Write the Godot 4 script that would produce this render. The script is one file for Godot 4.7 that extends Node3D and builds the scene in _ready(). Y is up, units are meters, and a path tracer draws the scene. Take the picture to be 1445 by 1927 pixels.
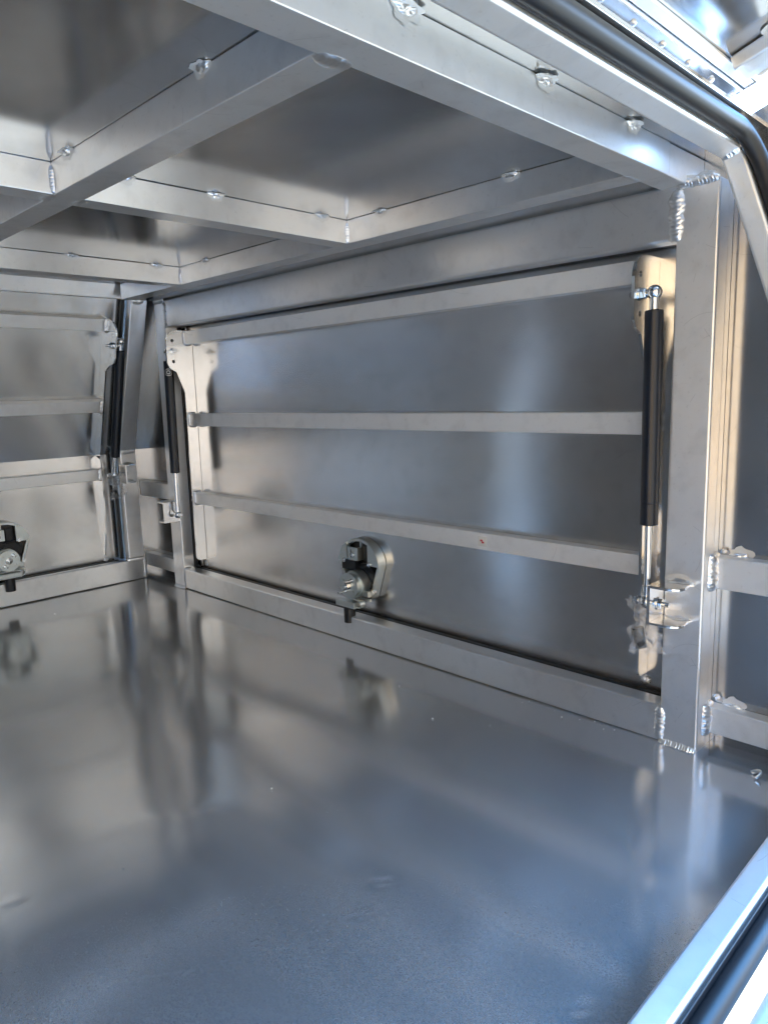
extends Node3D
# Inside of a welded aluminium truck canopy, seen through its open side hatch.
# x runs towards the rear door, y up, -z across to the far side. Metres; the floor sheet is y = 0.

const ZC := -1.0575          # middle of the canopy across
const SLOPE := 0.35          # lean of the upper side walls: dz per dy
const YB := 0.363            # height of the bend in the side walls
const YR := 0.7475           # underside of the roof rails
const YT := 0.785            # underside of the roof sheet
var M := {}
var taken := {}
var smear: ImageTexture
var rng := RandomNumberGenerator.new()


# ---------------------------------------------------------------- mesh building
class MB:
	var v := PackedVector3Array()
	var n := PackedVector3Array()
	var t := PackedVector2Array()

	func tri(a: Vector3, b: Vector3, c: Vector3, na: Vector3, nb: Vector3, nc: Vector3, ua := Vector2.ZERO, ub := Vector2.ZERO, uc := Vector2.ZERO) -> void:
		var g := (b - a).cross(c - a)
		if g.length_squared() < 1e-18:
			return
		v.append(a); n.append(na); t.append(ua)
		if g.dot(na + nb + nc) > 0.0:   # front faces run clockwise
			v.append(c); n.append(nc); t.append(uc)
			v.append(b); n.append(nb); t.append(ub)
		else:
			v.append(b); n.append(nb); t.append(ub)
			v.append(c); n.append(nc); t.append(uc)

	func quad(a: Vector3, b: Vector3, c: Vector3, d: Vector3, nn: Vector3, uw := 1.0, vw := 1.0) -> void:
		tri(a, b, c, nn, nn, nn, Vector2(0, 0), Vector2(uw, 0), Vector2(uw, vw))
		tri(a, c, d, nn, nn, nn, Vector2(0, 0), Vector2(uw, vw), Vector2(0, vw))

	# rows of points with smooth normals; side gives the way the normals point
	func grid(rows: Array, side: Vector3, cyclic := false) -> void:
		var nr := rows.size()
		var nc: int = rows[0].size()
		var nor := []
		for i in nr:
			var line := PackedVector3Array()
			for j in nc:
				var a: Vector3 = rows[maxi(i - 1, 0)][j]
				var b: Vector3 = rows[mini(i + 1, nr - 1)][j]
				var j0 := (j - 1 + nc - 1) % (nc - 1) if cyclic else maxi(j - 1, 0)
				var j1 := (j + 1) % (nc - 1) if cyclic else mini(j + 1, nc - 1)
				if cyclic and j == nc - 1:
					j0 = nc - 2
					j1 = 1
				var c: Vector3 = rows[i][j0]
				var d: Vector3 = rows[i][j1]
				var q := (b - a).cross(d - c)
				q = q.normalized() if q.length_squared() > 1e-20 else side
				line.append(q)
			nor.append(line)
		if side != Vector3.ZERO and (nor[nr / 2][nc / 2] as Vector3).dot(side) < 0.0:
			for i in nr:
				for j in nc:
					nor[i][j] = -nor[i][j]
		for i in nr - 1:
			for j in nc - 1:
				var ua := Vector2(float(i) / nr, float(j) / nc)
				var ub := Vector2(float(i + 1) / nr, float(j) / nc)
				var uc := Vector2(float(i + 1) / nr, float(j + 1) / nc)
				var ud := Vector2(float(i) / nr, float(j + 1) / nc)
				tri(rows[i][j], rows[i + 1][j], rows[i + 1][j + 1], nor[i][j], nor[i + 1][j], nor[i + 1][j + 1], ua, ub, uc)
				tri(rows[i][j], rows[i + 1][j + 1], rows[i][j + 1], nor[i][j], nor[i + 1][j + 1], nor[i][j + 1], ua, uc, ud)

	# straight bar with a rounded rectangle section: w along side, h along up; e0/e1 shift the ends by (side, up) to mitre them
	func bar(p0: Vector3, p1: Vector3, up: Vector3, w: float, h: float, r := 0.003, seg := 4, m0 := Vector2.ZERO, m1 := Vector2.ZERO) -> void:
		var d := (p1 - p0).normalized()
		up = (up - d * up.dot(d)).normalized()
		var s := d.cross(up)
		r = minf(r, minf(w, h) * 0.49)
		var prof := []
		for q in 4:
			var cx := (w / 2 - r) * (1.0 if q == 0 or q == 3 else -1.0)
			var cy := (h / 2 - r) * (1.0 if q < 2 else -1.0)
			for k in seg + 1:
				var a := PI / 2 * (q + float(k) / seg)
				prof.append([Vector2(cx + r * cos(a), cy + r * sin(a)), Vector2(cos(a), sin(a))])
		var per := 0.0
		var count := prof.size()
		var l := p0.distance_to(p1)
		for i in count:
			var A = prof[i]
			var B = prof[(i + 1) % count]
			var step: float = (B[0] - A[0]).length()
			var na: Vector3 = s * A[1].x + up * A[1].y
			var nb: Vector3 = s * B[1].x + up * B[1].y
			var oa: Vector3 = s * A[0].x + up * A[0].y
			var ob: Vector3 = s * B[0].x + up * B[0].y
			var a0: Vector3 = p0 + oa + d * (A[0].x * m0.x + A[0].y * m0.y)
			var b0: Vector3 = p0 + ob + d * (B[0].x * m0.x + B[0].y * m0.y)
			var a1: Vector3 = p1 + oa + d * (A[0].x * m1.x + A[0].y * m1.y)
			var b1: Vector3 = p1 + ob + d * (B[0].x * m1.x + B[0].y * m1.y)
			tri(a0, b0, b1, na, nb, nb, Vector2(per, 0), Vector2(per + step, 0), Vector2(per + step, l))
			tri(a0, b1, a1, na, nb, na, Vector2(per, 0), Vector2(per + step, l), Vector2(per, l))
			tri(p0, a0, b0, -d, -d, -d, Vector2(0, 0), Vector2(.01, 0), Vector2(0, .01))
			tri(p1, a1, b1, d, d, d, Vector2(0, 0), Vector2(.01, 0), Vector2(0, .01))
			per += step

	# the same from the corners of its box; axis 0..2 is its length
	func box(lo: Vector3, hi: Vector3, axis := 0, r := 0.003, seg := 4) -> void:
		var c := (lo + hi) / 2
		var size := hi - lo
		var d := Vector3.ZERO
		d[axis] = 1.0
		var up := Vector3.UP if axis != 1 else Vector3.RIGHT
		var s := d.cross(up)
		var w := absf(s.dot(size))
		var h := absf(up.dot(size))
		bar(c - d * size[axis] / 2, c + d * size[axis] / 2, up, w, h, r, seg)

	func cyl(p0: Vector3, p1: Vector3, r0: float, r1 := -1.0, seg := 20, caps := true) -> void:
		if r1 < 0.0:
			r1 = r0
		var d := (p1 - p0).normalized()
		var s := d.cross(Vector3.UP if absf(d.y) < 0.9 else Vector3.RIGHT).normalized()
		var u := s.cross(d)
		var l := p0.distance_to(p1)
		for i in seg:
			var a := TAU * i / seg
			var b := TAU * (i + 1) / seg
			var na := (s * cos(a) + u * sin(a) + d * (r0 - r1) / l).normalized()
			var nb := (s * cos(b) + u * sin(b) + d * (r0 - r1) / l).normalized()
			var ca := s * cos(a) + u * sin(a)
			var cb := s * cos(b) + u * sin(b)
			tri(p0 + ca * r0, p0 + cb * r0, p1 + cb * r1, na, nb, nb, Vector2(a, 0), Vector2(b, 0), Vector2(b, l))
			tri(p0 + ca * r0, p1 + cb * r1, p1 + ca * r1, na, nb, na, Vector2(a, 0), Vector2(b, l), Vector2(a, l))
			if caps:
				tri(p0, p0 + ca * r0, p0 + cb * r0, -d, -d, -d, Vector2(0, 0), Vector2(.01, 0), Vector2(0, .01))
				tri(p1, p1 + ca * r1, p1 + cb * r1, d, d, d, Vector2(0, 0), Vector2(.01, 0), Vector2(0, .01))

	# rings of radius y at distance x along the axis
	func lathe(p: Vector3, d: Vector3, prof: Array, seg := 24) -> void:
		for i in prof.size() - 1:
			cyl(p + d * prof[i].x, p + d * (prof[i + 1].x + 1e-6), maxf(prof[i].y, 1e-5), maxf(prof[i + 1].y, 1e-5), seg, false)
		cyl(p + d * prof[0].x, p + d * (prof[0].x + 1e-6), maxf(prof[0].y, 1e-5), maxf(prof[0].y, 1e-5), seg, true)
		cyl(p + d * prof[-1].x, p + d * (prof[-1].x + 1e-6), maxf(prof[-1].y, 1e-5), maxf(prof[-1].y, 1e-5), seg, true)

	func ball(c: Vector3, r: float, squash := Vector3.ONE, seg := 16) -> void:
		var rows := []
		for i in seg / 2 + 1:
			var a := PI * i / (seg / 2) 
			var line := PackedVector3Array()
			for j in seg + 1:
				var b := TAU * j / seg
				line.append(Vector3(sin(a) * cos(b), cos(a), sin(a) * sin(b)))
			rows.append(line)
		for i in rows.size() - 1:
			for j in seg:
				var q := [rows[i][j], rows[i + 1][j], rows[i + 1][j + 1], rows[i][j + 1]]
				var p := []
				var m := []
				for e in q:
					p.append(c + e * r * squash)
					m.append((e / squash).normalized())
				tri(p[0], p[1], p[2], m[0], m[1], m[2])
				tri(p[0], p[2], p[3], m[0], m[2], m[3])

	func bridged(poly: PackedVector2Array, hole: PackedVector2Array, bi: int, bj: int, side: Vector2) -> PackedVector2Array:
		var joined := poly.slice(0, bi + 1)
		for j in hole.size() + 1:
			joined.append(hole[(bj + j) % hole.size()] + (side if j == hole.size() else Vector2.ZERO))
		joined.append(poly[bi] + side)
		joined.append_array(poly.slice(bi + 1))
		return joined

	# polygon in the plane of U and V, with holes, given a thickness along N
	func plate(outer: PackedVector2Array, holes: Array, o: Vector3, U: Vector3, V: Vector3, N: Vector3, depth: float, bev := 0.0) -> void:
		if Geometry2D.is_polygon_clockwise(outer):
			outer.reverse()
		var poly := outer.duplicate()
		for h in holes:
			var hole: PackedVector2Array = h
			if not Geometry2D.is_polygon_clockwise(hole):
				hole.reverse()
			var best := 1e9
			var bi := 0
			var bj := 0
			for i in poly.size():
				for j in hole.size():
					var dd := poly[i].distance_squared_to(hole[j])
					if dd < best:
						best = dd
						bi = i
						bj = j
			var joined := PackedVector2Array()
			var side := (hole[bj] - poly[bi]).normalized().orthogonal() * 2e-5
			if Geometry2D.triangulate_polygon(bridged(poly, hole, bi, bj, side)).is_empty():
				side = -side
			joined = bridged(poly, hole, bi, bj, side)
			poly = joined
		var inset := poly
		if bev > 0.0 and holes.is_empty():
			var shr := Geometry2D.offset_polygon(outer, -bev, Geometry2D.JOIN_MITER)
			if shr.size() == 1 and shr[0].size() == outer.size():
				inset = shr[0]
				# keep the order of corners in step with the outline
				var best := 1e9
				var at := 0
				for k in inset.size():
					if inset[k].distance_squared_to(outer[0]) < best:
						best = inset[k].distance_squared_to(outer[0])
						at = k
				var turned := PackedVector2Array()
				for k in inset.size():
					turned.append(inset[(at + k) % inset.size()])
				inset = turned
			else:
				bev = 0.0
		else:
			bev = 0.0
		var ids := Geometry2D.triangulate_polygon(inset)
		if ids.is_empty():
			print("plate not filled ", outer.size())
		for k in range(0, ids.size(), 3):
			var a := inset[ids[k]]
			var b := inset[ids[k + 1]]
			var c := inset[ids[k + 2]]
			for top in [true, false]:
				var z: Vector3 = N * depth if top else Vector3.ZERO
				var nn: Vector3 = N if top else -N
				tri(o + U * a.x + V * a.y + z, o + U * b.x + V * b.y + z, o + U * c.x + V * c.y + z, nn, nn, nn, a, b, c)
		var loops := [outer]
		loops.append_array(holes)
		for l in loops.size():
			var loop: PackedVector2Array = loops[l]
			for i in loop.size():
				var a := loop[i]
				var b := loop[(i + 1) % loop.size()]
				var e := (b - a).normalized()
				var nn := U * e.y - V * e.x
				var pa := o + U * a.x + V * a.y
				var pb := o + U * b.x + V * b.y
				quad(pa + N * bev, pb + N * bev, pb + N * (depth - bev), pa + N * (depth - bev), nn, a.distance_to(b), depth)
				if bev > 0.0 and l == 0:
					var ia := o + U * inset[i].x + V * inset[i].y
					var j := (i + 1) % loop.size()
					var ib := o + U * inset[j].x + V * inset[j].y
					quad(pa + N * (depth - bev), pb + N * (depth - bev), ib + N * depth, ia + N * depth, (nn + N).normalized(), .01, .01)
					quad(pa + N * bev, pb + N * bev, ib, ia, (nn - N).normalized(), .01, .01)

	# tube along a path
	func tube(path: Array, r: float, seg := 10, ry := -1.0, upv := Vector3.UP) -> void:
		if ry < 0.0:
			ry = r
		var rows := []
		for i in path.size():
			var a: Vector3 = path[maxi(i - 1, 0)]
			var b: Vector3 = path[mini(i + 1, path.size() - 1)]
			var d := (b - a).normalized()
			var s := d.cross(upv)
			s = s.normalized() if s.length() > 0.05 else d.cross(Vector3.RIGHT).normalized()
			var u := s.cross(d)
			var line := PackedVector3Array()
			for j in seg + 1:
				var q := TAU * j / seg
				line.append(path[i] + s * cos(q) * r + u * sin(q) * ry)
			rows.append(line)
		var before := v.size()
		grid(rows, Vector3.ZERO, true)
		# normals outwards
		for i in range(before, v.size(), 3):
			pass
		var mid: int = path.size() / 2
		var dirn: Vector3 = (rows[mid][0] - path[mid])
		var flip := false
		for i in range(before, v.size()):
			if v[i].distance_squared_to(rows[mid][0]) < 1e-12:
				flip = n[i].dot(dirn) < 0.0
				break
		if flip:
			for i in range(before, v.size(), 3):
				for k in 3:
					n[i + k] = -n[i + k]
				var w := v[i + 1]; v[i + 1] = v[i + 2]; v[i + 2] = w
				var m := n[i + 1]; n[i + 1] = n[i + 2]; n[i + 2] = m
		for e in [0, path.size() - 1]:
			var dd: Vector3 = (path[e] - path[1 if e == 0 else path.size() - 2]).normalized()
			for j in seg:
				tri(path[e], rows[e][j], rows[e][j + 1], dd, dd, dd)

	func mesh(off: Vector3) -> ArrayMesh:
		var p := v
		if off != Vector3.ZERO:
			p = PackedVector3Array()
			for a in v:
				p.append(a - off)
		var arr := []
		arr.resize(Mesh.ARRAY_MAX)
		arr[Mesh.ARRAY_VERTEX] = p
		arr[Mesh.ARRAY_NORMAL] = n
		arr[Mesh.ARRAY_TEX_UV] = t
		var m := ArrayMesh.new()
		m.add_surface_from_arrays(Mesh.PRIMITIVE_TRIANGLES, arr)
		return m


func numbered(called: String, parent: Node) -> String:
	var key := str(parent.get_instance_id()) + called
	var k: int = taken.get(key, 0)
	taken[key] = k + 1
	return called if k == 0 else "%s_%03d" % [called, k]


func thing(called: String, label: String, category: String, at := Vector3.ZERO, group := "") -> Node3D:
	var o := Node3D.new()
	o.name = numbered(called, self)
	o.position = at
	add_child(o, true)
	tag(o, label, category, group)
	return o


func tag(o: Node, label: String, category := "", group := "", kind := "") -> void:
	o.set_meta("label", label)
	if category:
		o.set_meta("category", category)
	if group:
		o.set_meta("group", group)
	if kind:
		o.set_meta("kind", kind)


func origin_of(o: Node) -> Vector3:
	var p := Vector3.ZERO
	while o is Node3D and o != self:
		p += o.position
		o = o.get_parent()
	return p


# commits a builder as one named mesh; its points are in world places
func part(mb: MB, called: String, mat: Material, parent: Node, label := "") -> MeshInstance3D:
	var o := MeshInstance3D.new()
	o.name = numbered(called, parent)
	o.mesh = mb.mesh(origin_of(parent))
	o.material_override = mat
	parent.add_child(o, true)
	if label:
		o.set_meta("label", label)
	return o


# ---------------------------------------------------------------- materials
func noise(freq: float, octaves: int, s: int, type := FastNoiseLite.TYPE_SIMPLEX_SMOOTH) -> FastNoiseLite:
	var f := FastNoiseLite.new()
	f.noise_type = type
	f.frequency = freq
	f.seed = s
	f.fractal_type = FastNoiseLite.FRACTAL_FBM
	f.fractal_octaves = octaves
	return f


# grey texture from two noises: lo..hi range, with soft patches of contrast
func grey(w: int, h: int, fine: FastNoiseLite, coarse: FastNoiseLite, lo: float, hi: float, share: float, p := 1.0) -> Image:
	var a := fine.get_seamless_image(w, h)
	var b := coarse.get_seamless_image(w, h)
	a.convert(Image.FORMAT_L8)
	b.convert(Image.FORMAT_L8)
	var da := a.get_data()
	var db := b.get_data()
	var out := PackedByteArray()
	out.resize(w * h)
	var lut := PackedFloat32Array()
	for i in 256:
		lut.append(pow(i / 255.0, p))
	for i in w * h:
		var x := da[i] / 255.0 * share + lut[db[i]] * (1.0 - share)
		out[i] = int(clampf(lo + (hi - lo) * x, 0.0, 1.0) * 255.0)
	return Image.create_from_data(w, h, false, Image.FORMAT_L8, out)


func metal(called: String, albedo: Color, rough: float, metallic: float, tex: Texture2D, met: Texture2D, scale: Vector3, aniso := 0.0) -> StandardMaterial3D:
	var m := StandardMaterial3D.new()
	m.resource_name = called
	m.albedo_color = albedo
	m.metallic = metallic
	m.roughness = rough
	m.metallic_specular = 0.5
	if tex:
		m.roughness_texture = tex
		m.roughness_texture_channel = BaseMaterial3D.TEXTURE_CHANNEL_RED
		m.uv1_triplanar = true
		m.uv1_world_triplanar = true
		m.uv1_scale = scale
	if met:
		m.metallic_texture = met
		m.metallic_texture_channel = BaseMaterial3D.TEXTURE_CHANNEL_RED
	if tex and metallic > 0.4:   # handling smears and dull spots
		m.detail_enabled = true
		m.detail_albedo = smear
		m.detail_blend_mode = BaseMaterial3D.BLEND_MODE_MIX
		m.detail_uv_layer = BaseMaterial3D.DETAIL_UV_2
		m.uv2_triplanar = true
		m.uv2_world_triplanar = true
		m.uv2_scale = Vector3(2.3, 2.3, 2.3)
	if aniso != 0.0:
		m.anisotropy_enabled = true
		m.anisotropy = aniso
	return m


# transparent grey smears: soft wiped patches, rubbed streaks and small spots
func smears(s: int) -> ImageTexture:
	var w := 1024
	var a := noise(0.008, 4, s).get_seamless_image(w, w)
	var b := noise(0.05, 3, s + 1).get_seamless_image(w, w)
	a.convert(Image.FORMAT_L8)
	b.convert(Image.FORMAT_L8)
	var da := a.get_data()
	var db := b.get_data()
	var out := PackedByteArray()
	out.resize(w * w * 4)
	for i in w * w:
		var soft := maxf(0.0, da[i] / 255.0 - 0.52) * 0.38
		var spot := maxf(0.0, db[i] / 255.0 - 0.74) * 0.9
		var v := 150 + db[i] / 8
		out[i * 4] = v
		out[i * 4 + 1] = v
		out[i * 4 + 2] = v
		out[i * 4 + 3] = int(clampf(soft + spot, 0.0, 0.55) * 255)
	var g := RandomNumberGenerator.new()
	g.seed = s
	for k in 60:   # fine bright and dull scratches
		var p := Vector2(g.randf() * w, g.randf() * w)
		var d := Vector2.from_angle(g.randf() * TAU)
		var bend := g.randf_range(-0.01, 0.01)
		var tone := 235 if g.randf() < 0.5 else 70
		for q in int(g.randf_range(15, 110)):
			p += d
			d = d.rotated(bend)
			var at := (posmod(int(p.y), w) * w + posmod(int(p.x), w)) * 4
			out[at] = tone
			out[at + 1] = tone
			out[at + 2] = tone
			out[at + 3] = 80
	return ImageTexture.create_from_image(Image.create_from_data(w, w, false, Image.FORMAT_RGBA8, out))


func lin(r: float, g: float, b: float) -> Color:
	return Color(r, g, b).linear_to_srgb()


func make_materials() -> void:
	var streak := ImageTexture.create_from_image(grey(512, 512, noise(0.35, 1, 11, FastNoiseLite.TYPE_VALUE), noise(0.012, 4, 12), 0.82, 1.0, 0.6))
	var haze := ImageTexture.create_from_image(grey(512, 512, noise(0.08, 3, 21), noise(0.01, 4, 22), 0.92, 1.0, 0.3, 0.6))
	var patch := ImageTexture.create_from_image(grey(1024, 1024, noise(0.3, 1, 31, FastNoiseLite.TYPE_VALUE), noise(0.006, 4, 32), 0.80, 1.0, 0.5))
	smear = smears(51)
	var alu := lin(0.85, 0.855, 0.86)
	M.bar_x = metal("mill aluminium", lin(0.90, 0.905, 0.91), 0.36, 0.86, streak, haze, Vector3(0.25, 8, 8), 0.6)
	M.bar_y = metal("mill aluminium", lin(0.90, 0.905, 0.91), 0.36, 0.86, streak, haze, Vector3(8, 0.25, 8), 0.7)
	M.bar_z = metal("mill aluminium", lin(0.90, 0.905, 0.91), 0.36, 0.86, streak, haze, Vector3(8, 8, 0.25), 0.7)
	M.sheet = metal("sheet aluminium", lin(0.60, 0.60, 0.605), 0.17, 0.98, patch, haze, Vector3(2.1, 2.1, 2.1), 0.0)
	M.sheet_u = metal("brushed sheet aluminium", lin(0.75, 0.745, 0.74), 0.23, 0.98, patch, haze, Vector3(2.1, 2.1, 2.1), 0.6)
	M.sheet_v = metal("brushed sheet aluminium", lin(0.66, 0.66, 0.66), 0.23, 0.98, patch, haze, Vector3(2.1, 2.1, 2.1), -0.6)
	M.rib_x = metal("dull mill rail", lin(0.90, 0.905, 0.90), 0.42, 0.48, streak, null, Vector3(0.25, 8, 8), 0.5)
	M.rib_z = metal("dull mill rail", lin(0.90, 0.905, 0.90), 0.42, 0.48, streak, null, Vector3(8, 8, 0.25), 0.5)
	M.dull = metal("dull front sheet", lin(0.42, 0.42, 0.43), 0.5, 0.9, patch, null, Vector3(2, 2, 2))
	M.plate = metal("cut aluminium plate", alu, 0.17, 0.98, patch, haze, Vector3(6, 6, 6), 0.0)
	M.weld = metal("weld metal", lin(0.92, 0.92, 0.92), 0.33, 1.0, null, null, Vector3.ONE)
	M.etch = metal("weld halo", lin(0.84, 0.84, 0.83), 0.45, 0.5, null, null, Vector3.ONE)
	M.zinc = metal("zinc plated steel", lin(0.66, 0.70, 0.69), 0.38, 0.92, patch, null, Vector3(9, 9, 9))
	M.chrome = metal("chromed steel", lin(0.72, 0.73, 0.74), 0.10, 1.0, null, null, Vector3.ONE)
	M.black = metal("black paint", lin(0.007, 0.010, 0.018), 0.34, 0.0, null, null, Vector3.ONE)
	M.mech = metal("black plastic", lin(0.006, 0.007, 0.010), 0.4, 0.0, null, null, Vector3.ONE)
	M.rubber = metal("black rubber", lin(0.014, 0.015, 0.018), 0.42, 0.0, null, null, Vector3.ONE)
	M.white = metal("white label", lin(0.75, 0.75, 0.72), 0.5, 0.0, null, null, Vector3.ONE)
	M.red = metal("red print", lin(0.5, 0.02, 0.03), 0.5, 0.0, null, null, Vector3.ONE)
	M.grime = metal("dark smear", lin(0.12, 0.12, 0.13), 0.55, 0.4, null, null, Vector3.ONE)
	M.paint = metal("pale grey paint", lin(0.62, 0.64, 0.62), 0.35, 0.0, null, null, Vector3.ONE)
	var film := StandardMaterial3D.new()
	film.resource_name = "clear film"
	film.transparency = BaseMaterial3D.TRANSPARENCY_ALPHA
	film.albedo_color = Color(0.95, 0.96, 0.97, 0.14)
	film.roughness = 0.1
	film.metallic_specular = 0.5
	film.cull_mode = BaseMaterial3D.CULL_DISABLED
	M.film = film
	M.floor = metal("floor sheet", lin(0.58, 0.59, 0.60), 0.5, 0.95, null, null, Vector3.ONE, 0.0)
	floor_maps(M.floor)
	var concrete := StandardMaterial3D.new()
	concrete.resource_name = "concrete yard"
	concrete.albedo_color = lin(0.27, 0.215, 0.14)
	concrete.roughness = 0.9
	M.concrete = concrete
	var render := StandardMaterial3D.new()
	render.resource_name = "tan render"
	render.albedo_color = lin(0.41, 0.272, 0.145)
	render.roughness = 0.9
	M.render = render
	var block := StandardMaterial3D.new()
	block.resource_name = "grey beige render"
	block.albedo_color = lin(0.40, 0.28, 0.178)
	block.roughness = 0.9
	M.block = block


# the floor sheet's own wear: cloudy rolling haze, scuff arcs, dotted scratches and dull spots
func floor_maps(m: StandardMaterial3D) -> void:
	var w := 2048
	var a := noise(0.45, 1, 41, FastNoiseLite.TYPE_VALUE).get_image(w, w)
	var b := noise(0.004, 4, 42).get_image(w, w)
	a.convert(Image.FORMAT_L8)
	b.convert(Image.FORMAT_L8)
	var da := a.get_data()
	var db := b.get_data()
	var ro := PackedByteArray()
	ro.resize(w * w)
	var me := PackedByteArray()
	me.resize(w * w)
	me.fill(238)
	var grain := RandomNumberGenerator.new()
	grain.seed = 77
	for i in w * w:
		var q := grain.randi()
		ro[i] = 55 + (da[i] * 10 + db[i] * 24) / 255 + (q & 3)
		me[i] = 195 + ((q >> 8) & 3)
	# uv: u = (x + 0.5) / 1.6, v = (z + 2.0) / 1.85
	var dot := func(x: float, z: float, r: float, rough: int, met: int) -> void:
		var px := (x + 0.5) / 1.6 * w
		var pz := (z + 2.0) / 1.85 * w
		var n := int(ceil(r / 0.0008))
		for dx in range(-n, n + 1):
			for dz in range(-n, n + 1):
				if dx * dx + dz * dz <= n * n:
					var ix := int(px) + dx
					var iz := int(pz) + dz
					if ix >= 0 and ix < w and iz >= 0 and iz < w:
						ro[iz * w + ix] = rough
						me[iz * w + ix] = met
	var g := RandomNumberGenerator.new()
	g.seed = 7
	for s in 4:   # long dotted arcs of scratches
		var cx := g.randf_range(0.1, 0.7)
		var cz := g.randf_range(-0.9, -0.3)
		var rad := g.randf_range(0.25, 0.6)
		var a0 := g.randf_range(0, TAU)
		var span := g.randf_range(0.2, 0.6)
		var k := 0.0
		while k < span:
			if g.randf() < 0.45:
				dot.call(cx + cos(a0 + k) * rad, cz + sin(a0 + k) * rad, 0.0003, 75, 186)
			k += 0.006
	for line in 4:   # the four parallel dotted rows
		for k in 190:
			var f := k / 190.0
			var at := Vector2(0.2134, -0.5744).lerp(Vector2(0.3588, -0.4907), f) + Vector2(0.0135, -0.0235) * (-0.22) * sin(f * PI) + Vector2(0.5, -0.86) * -0.0042 * line * smoothstep(0.2, 0.6, f)
			if g.randf() < (0.5 if line < 2 else 0.25) and fmod(f * 14.0 + line * 0.3, 1.0) < 0.6:
				dot.call(at.x, at.y, 0.0004, 66, 190)
	for s in 6:
		var at := Vector2(g.randf_range(0.0, 0.9), g.randf_range(-1.5, -0.25))
		var d := Vector2.from_angle(g.randf_range(0, TAU))
		for k in int(g.randf_range(8, 50)):
			dot.call(at.x + d.x * k * 0.001, at.y + d.y * k * 0.001, 0.0004, 90, 190)
	for s in 50:
		dot.call(g.randf_range(-0.2, 0.95), g.randf_range(-1.7, -0.22), g.randf_range(0.0003, 0.0006), 120, 190)
	m.roughness_texture = ImageTexture.create_from_image(Image.create_from_data(w, w, false, Image.FORMAT_L8, ro))
	m.roughness_texture_channel = BaseMaterial3D.TEXTURE_CHANNEL_RED
	m.metallic_texture = ImageTexture.create_from_image(Image.create_from_data(w, w, false, Image.FORMAT_L8, me))
	m.metallic_texture_channel = BaseMaterial3D.TEXTURE_CHANNEL_RED


# ---------------------------------------------------------------- shapes of this place
# a thin sheet between four corners, its inner face bowed by up to amp
func sheet(mb: MB, o: Vector3, U: Vector3, V: Vector3, N: Vector3, amp: float, freq: float, s: int, step := 0.02, dents := []) -> void:
	var f := noise(1.0, 2, s)
	var nu := maxi(2, int(U.length() / step))
	var nv := maxi(2, int(V.length() / step))
	var rows := []
	for i in nu + 1:
		var line := PackedVector3Array()
		for j in nv + 1:
			var u := float(i) / nu
			var w := float(j) / nv
			var p := o + U * u + V * w
			var edge := minf(minf(u, 1 - u) * U.length(), minf(w, 1 - w) * V.length())
			var lift := amp * f.get_noise_3d(p.x * freq, p.y * freq, p.z * freq) * smoothstep(0.0, 0.08, edge)
			for q in dents:   # [middle, long axis, half length, half width, height]
				var e: Vector3 = p - q[0]
				if absf(e.x) + absf(e.y) + absf(e.z) < q[2] * 5.0:
					var al := e.dot(q[1])
					var ac := sqrt(maxf(0.0, e.length_squared() - al * al))
					lift += q[4] * exp(-pow(al / q[2], 2.0) - pow(ac / q[3], 2.0))
			line.append(p + N * lift)
		rows.append(line)
	var before := mb.v.size()
	mb.grid(rows, N)
	# lay out texture places in metres
	for i in range(before, mb.v.size()):
		var d := mb.v[i] - o
		mb.t[i] = Vector2(d.dot(U.normalized()), d.dot(V.normalized()))
	# the back of the sheet
	var q := -N * 0.002
	mb.quad(o + q, o + U + q, o + U + V + q, o + V + q, -N)
	for e in [[o, o + U, -V], [o + V, o + U + V, V], [o, o + V, -U], [o + U, o + U + V, U]]:
		mb.quad(e[0], e[1], e[1] + q, e[0] + q, (e[2] as Vector3).normalized(), 0.1, 0.002)


# a bead of ripples along a path on surfaces whose common normal is N
func bead(mb: MB, path: Array, N: Vector3, width: float, height: float, pitch: float, s: int) -> void:
	var f := noise(1.0, 2, s)
	var total := 0.0
	for i in path.size() - 1:
		total += (path[i] as Vector3).distance_to(path[i + 1])
	var steps := maxi(6, int(total / (pitch / 5.0)))
	var nj := 9
	var rows := []
	for i in steps + 1:
		var at := total * i / steps
		var left := at
		var k := 0
		while k < path.size() - 2 and left > (path[k] as Vector3).distance_to(path[k + 1]):
			left -= (path[k] as Vector3).distance_to(path[k + 1])
			k += 1
		var a: Vector3 = path[k]
		var b: Vector3 = path[k + 1]
		var d := (b - a).normalized()
		var c := a + d * left
		var side := d.cross(N).normalized()
		var tip := sqrt(clampf(minf(at, total - at) / (width * 0.5), 0.0, 1.0))
		var line := PackedVector3Array()
		for j in nj:
			var x := -1.0 + 2.0 * j / (nj - 1)
			var w := width * 0.5 * (1.0 + 0.22 * f.get_noise_2d(at * 170.0, 10.0 * signf(x)) ) * (0.35 + 0.65 * tip)
			var ph := at / pitch + 0.9 * x * x + 0.25 * f.get_noise_2d(at * 120.0, 3.0)
			var rip := absf(sin(PI * ph))
			var hgt := height * pow(maxf(0.0, 1.0 - x * x), 0.55) * (0.82 + 0.16 * rip + 0.13 * f.get_noise_2d(at * 90.0, x * 2.0)) * (0.3 + 0.7 * tip)
			line.append(c + side * x * w + N * (hgt - 0.0004) + side * 0.0012 * f.get_noise_2d(at * 60.0, 77.0))
		rows.append(line)
	mb.grid(rows, N)


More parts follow.
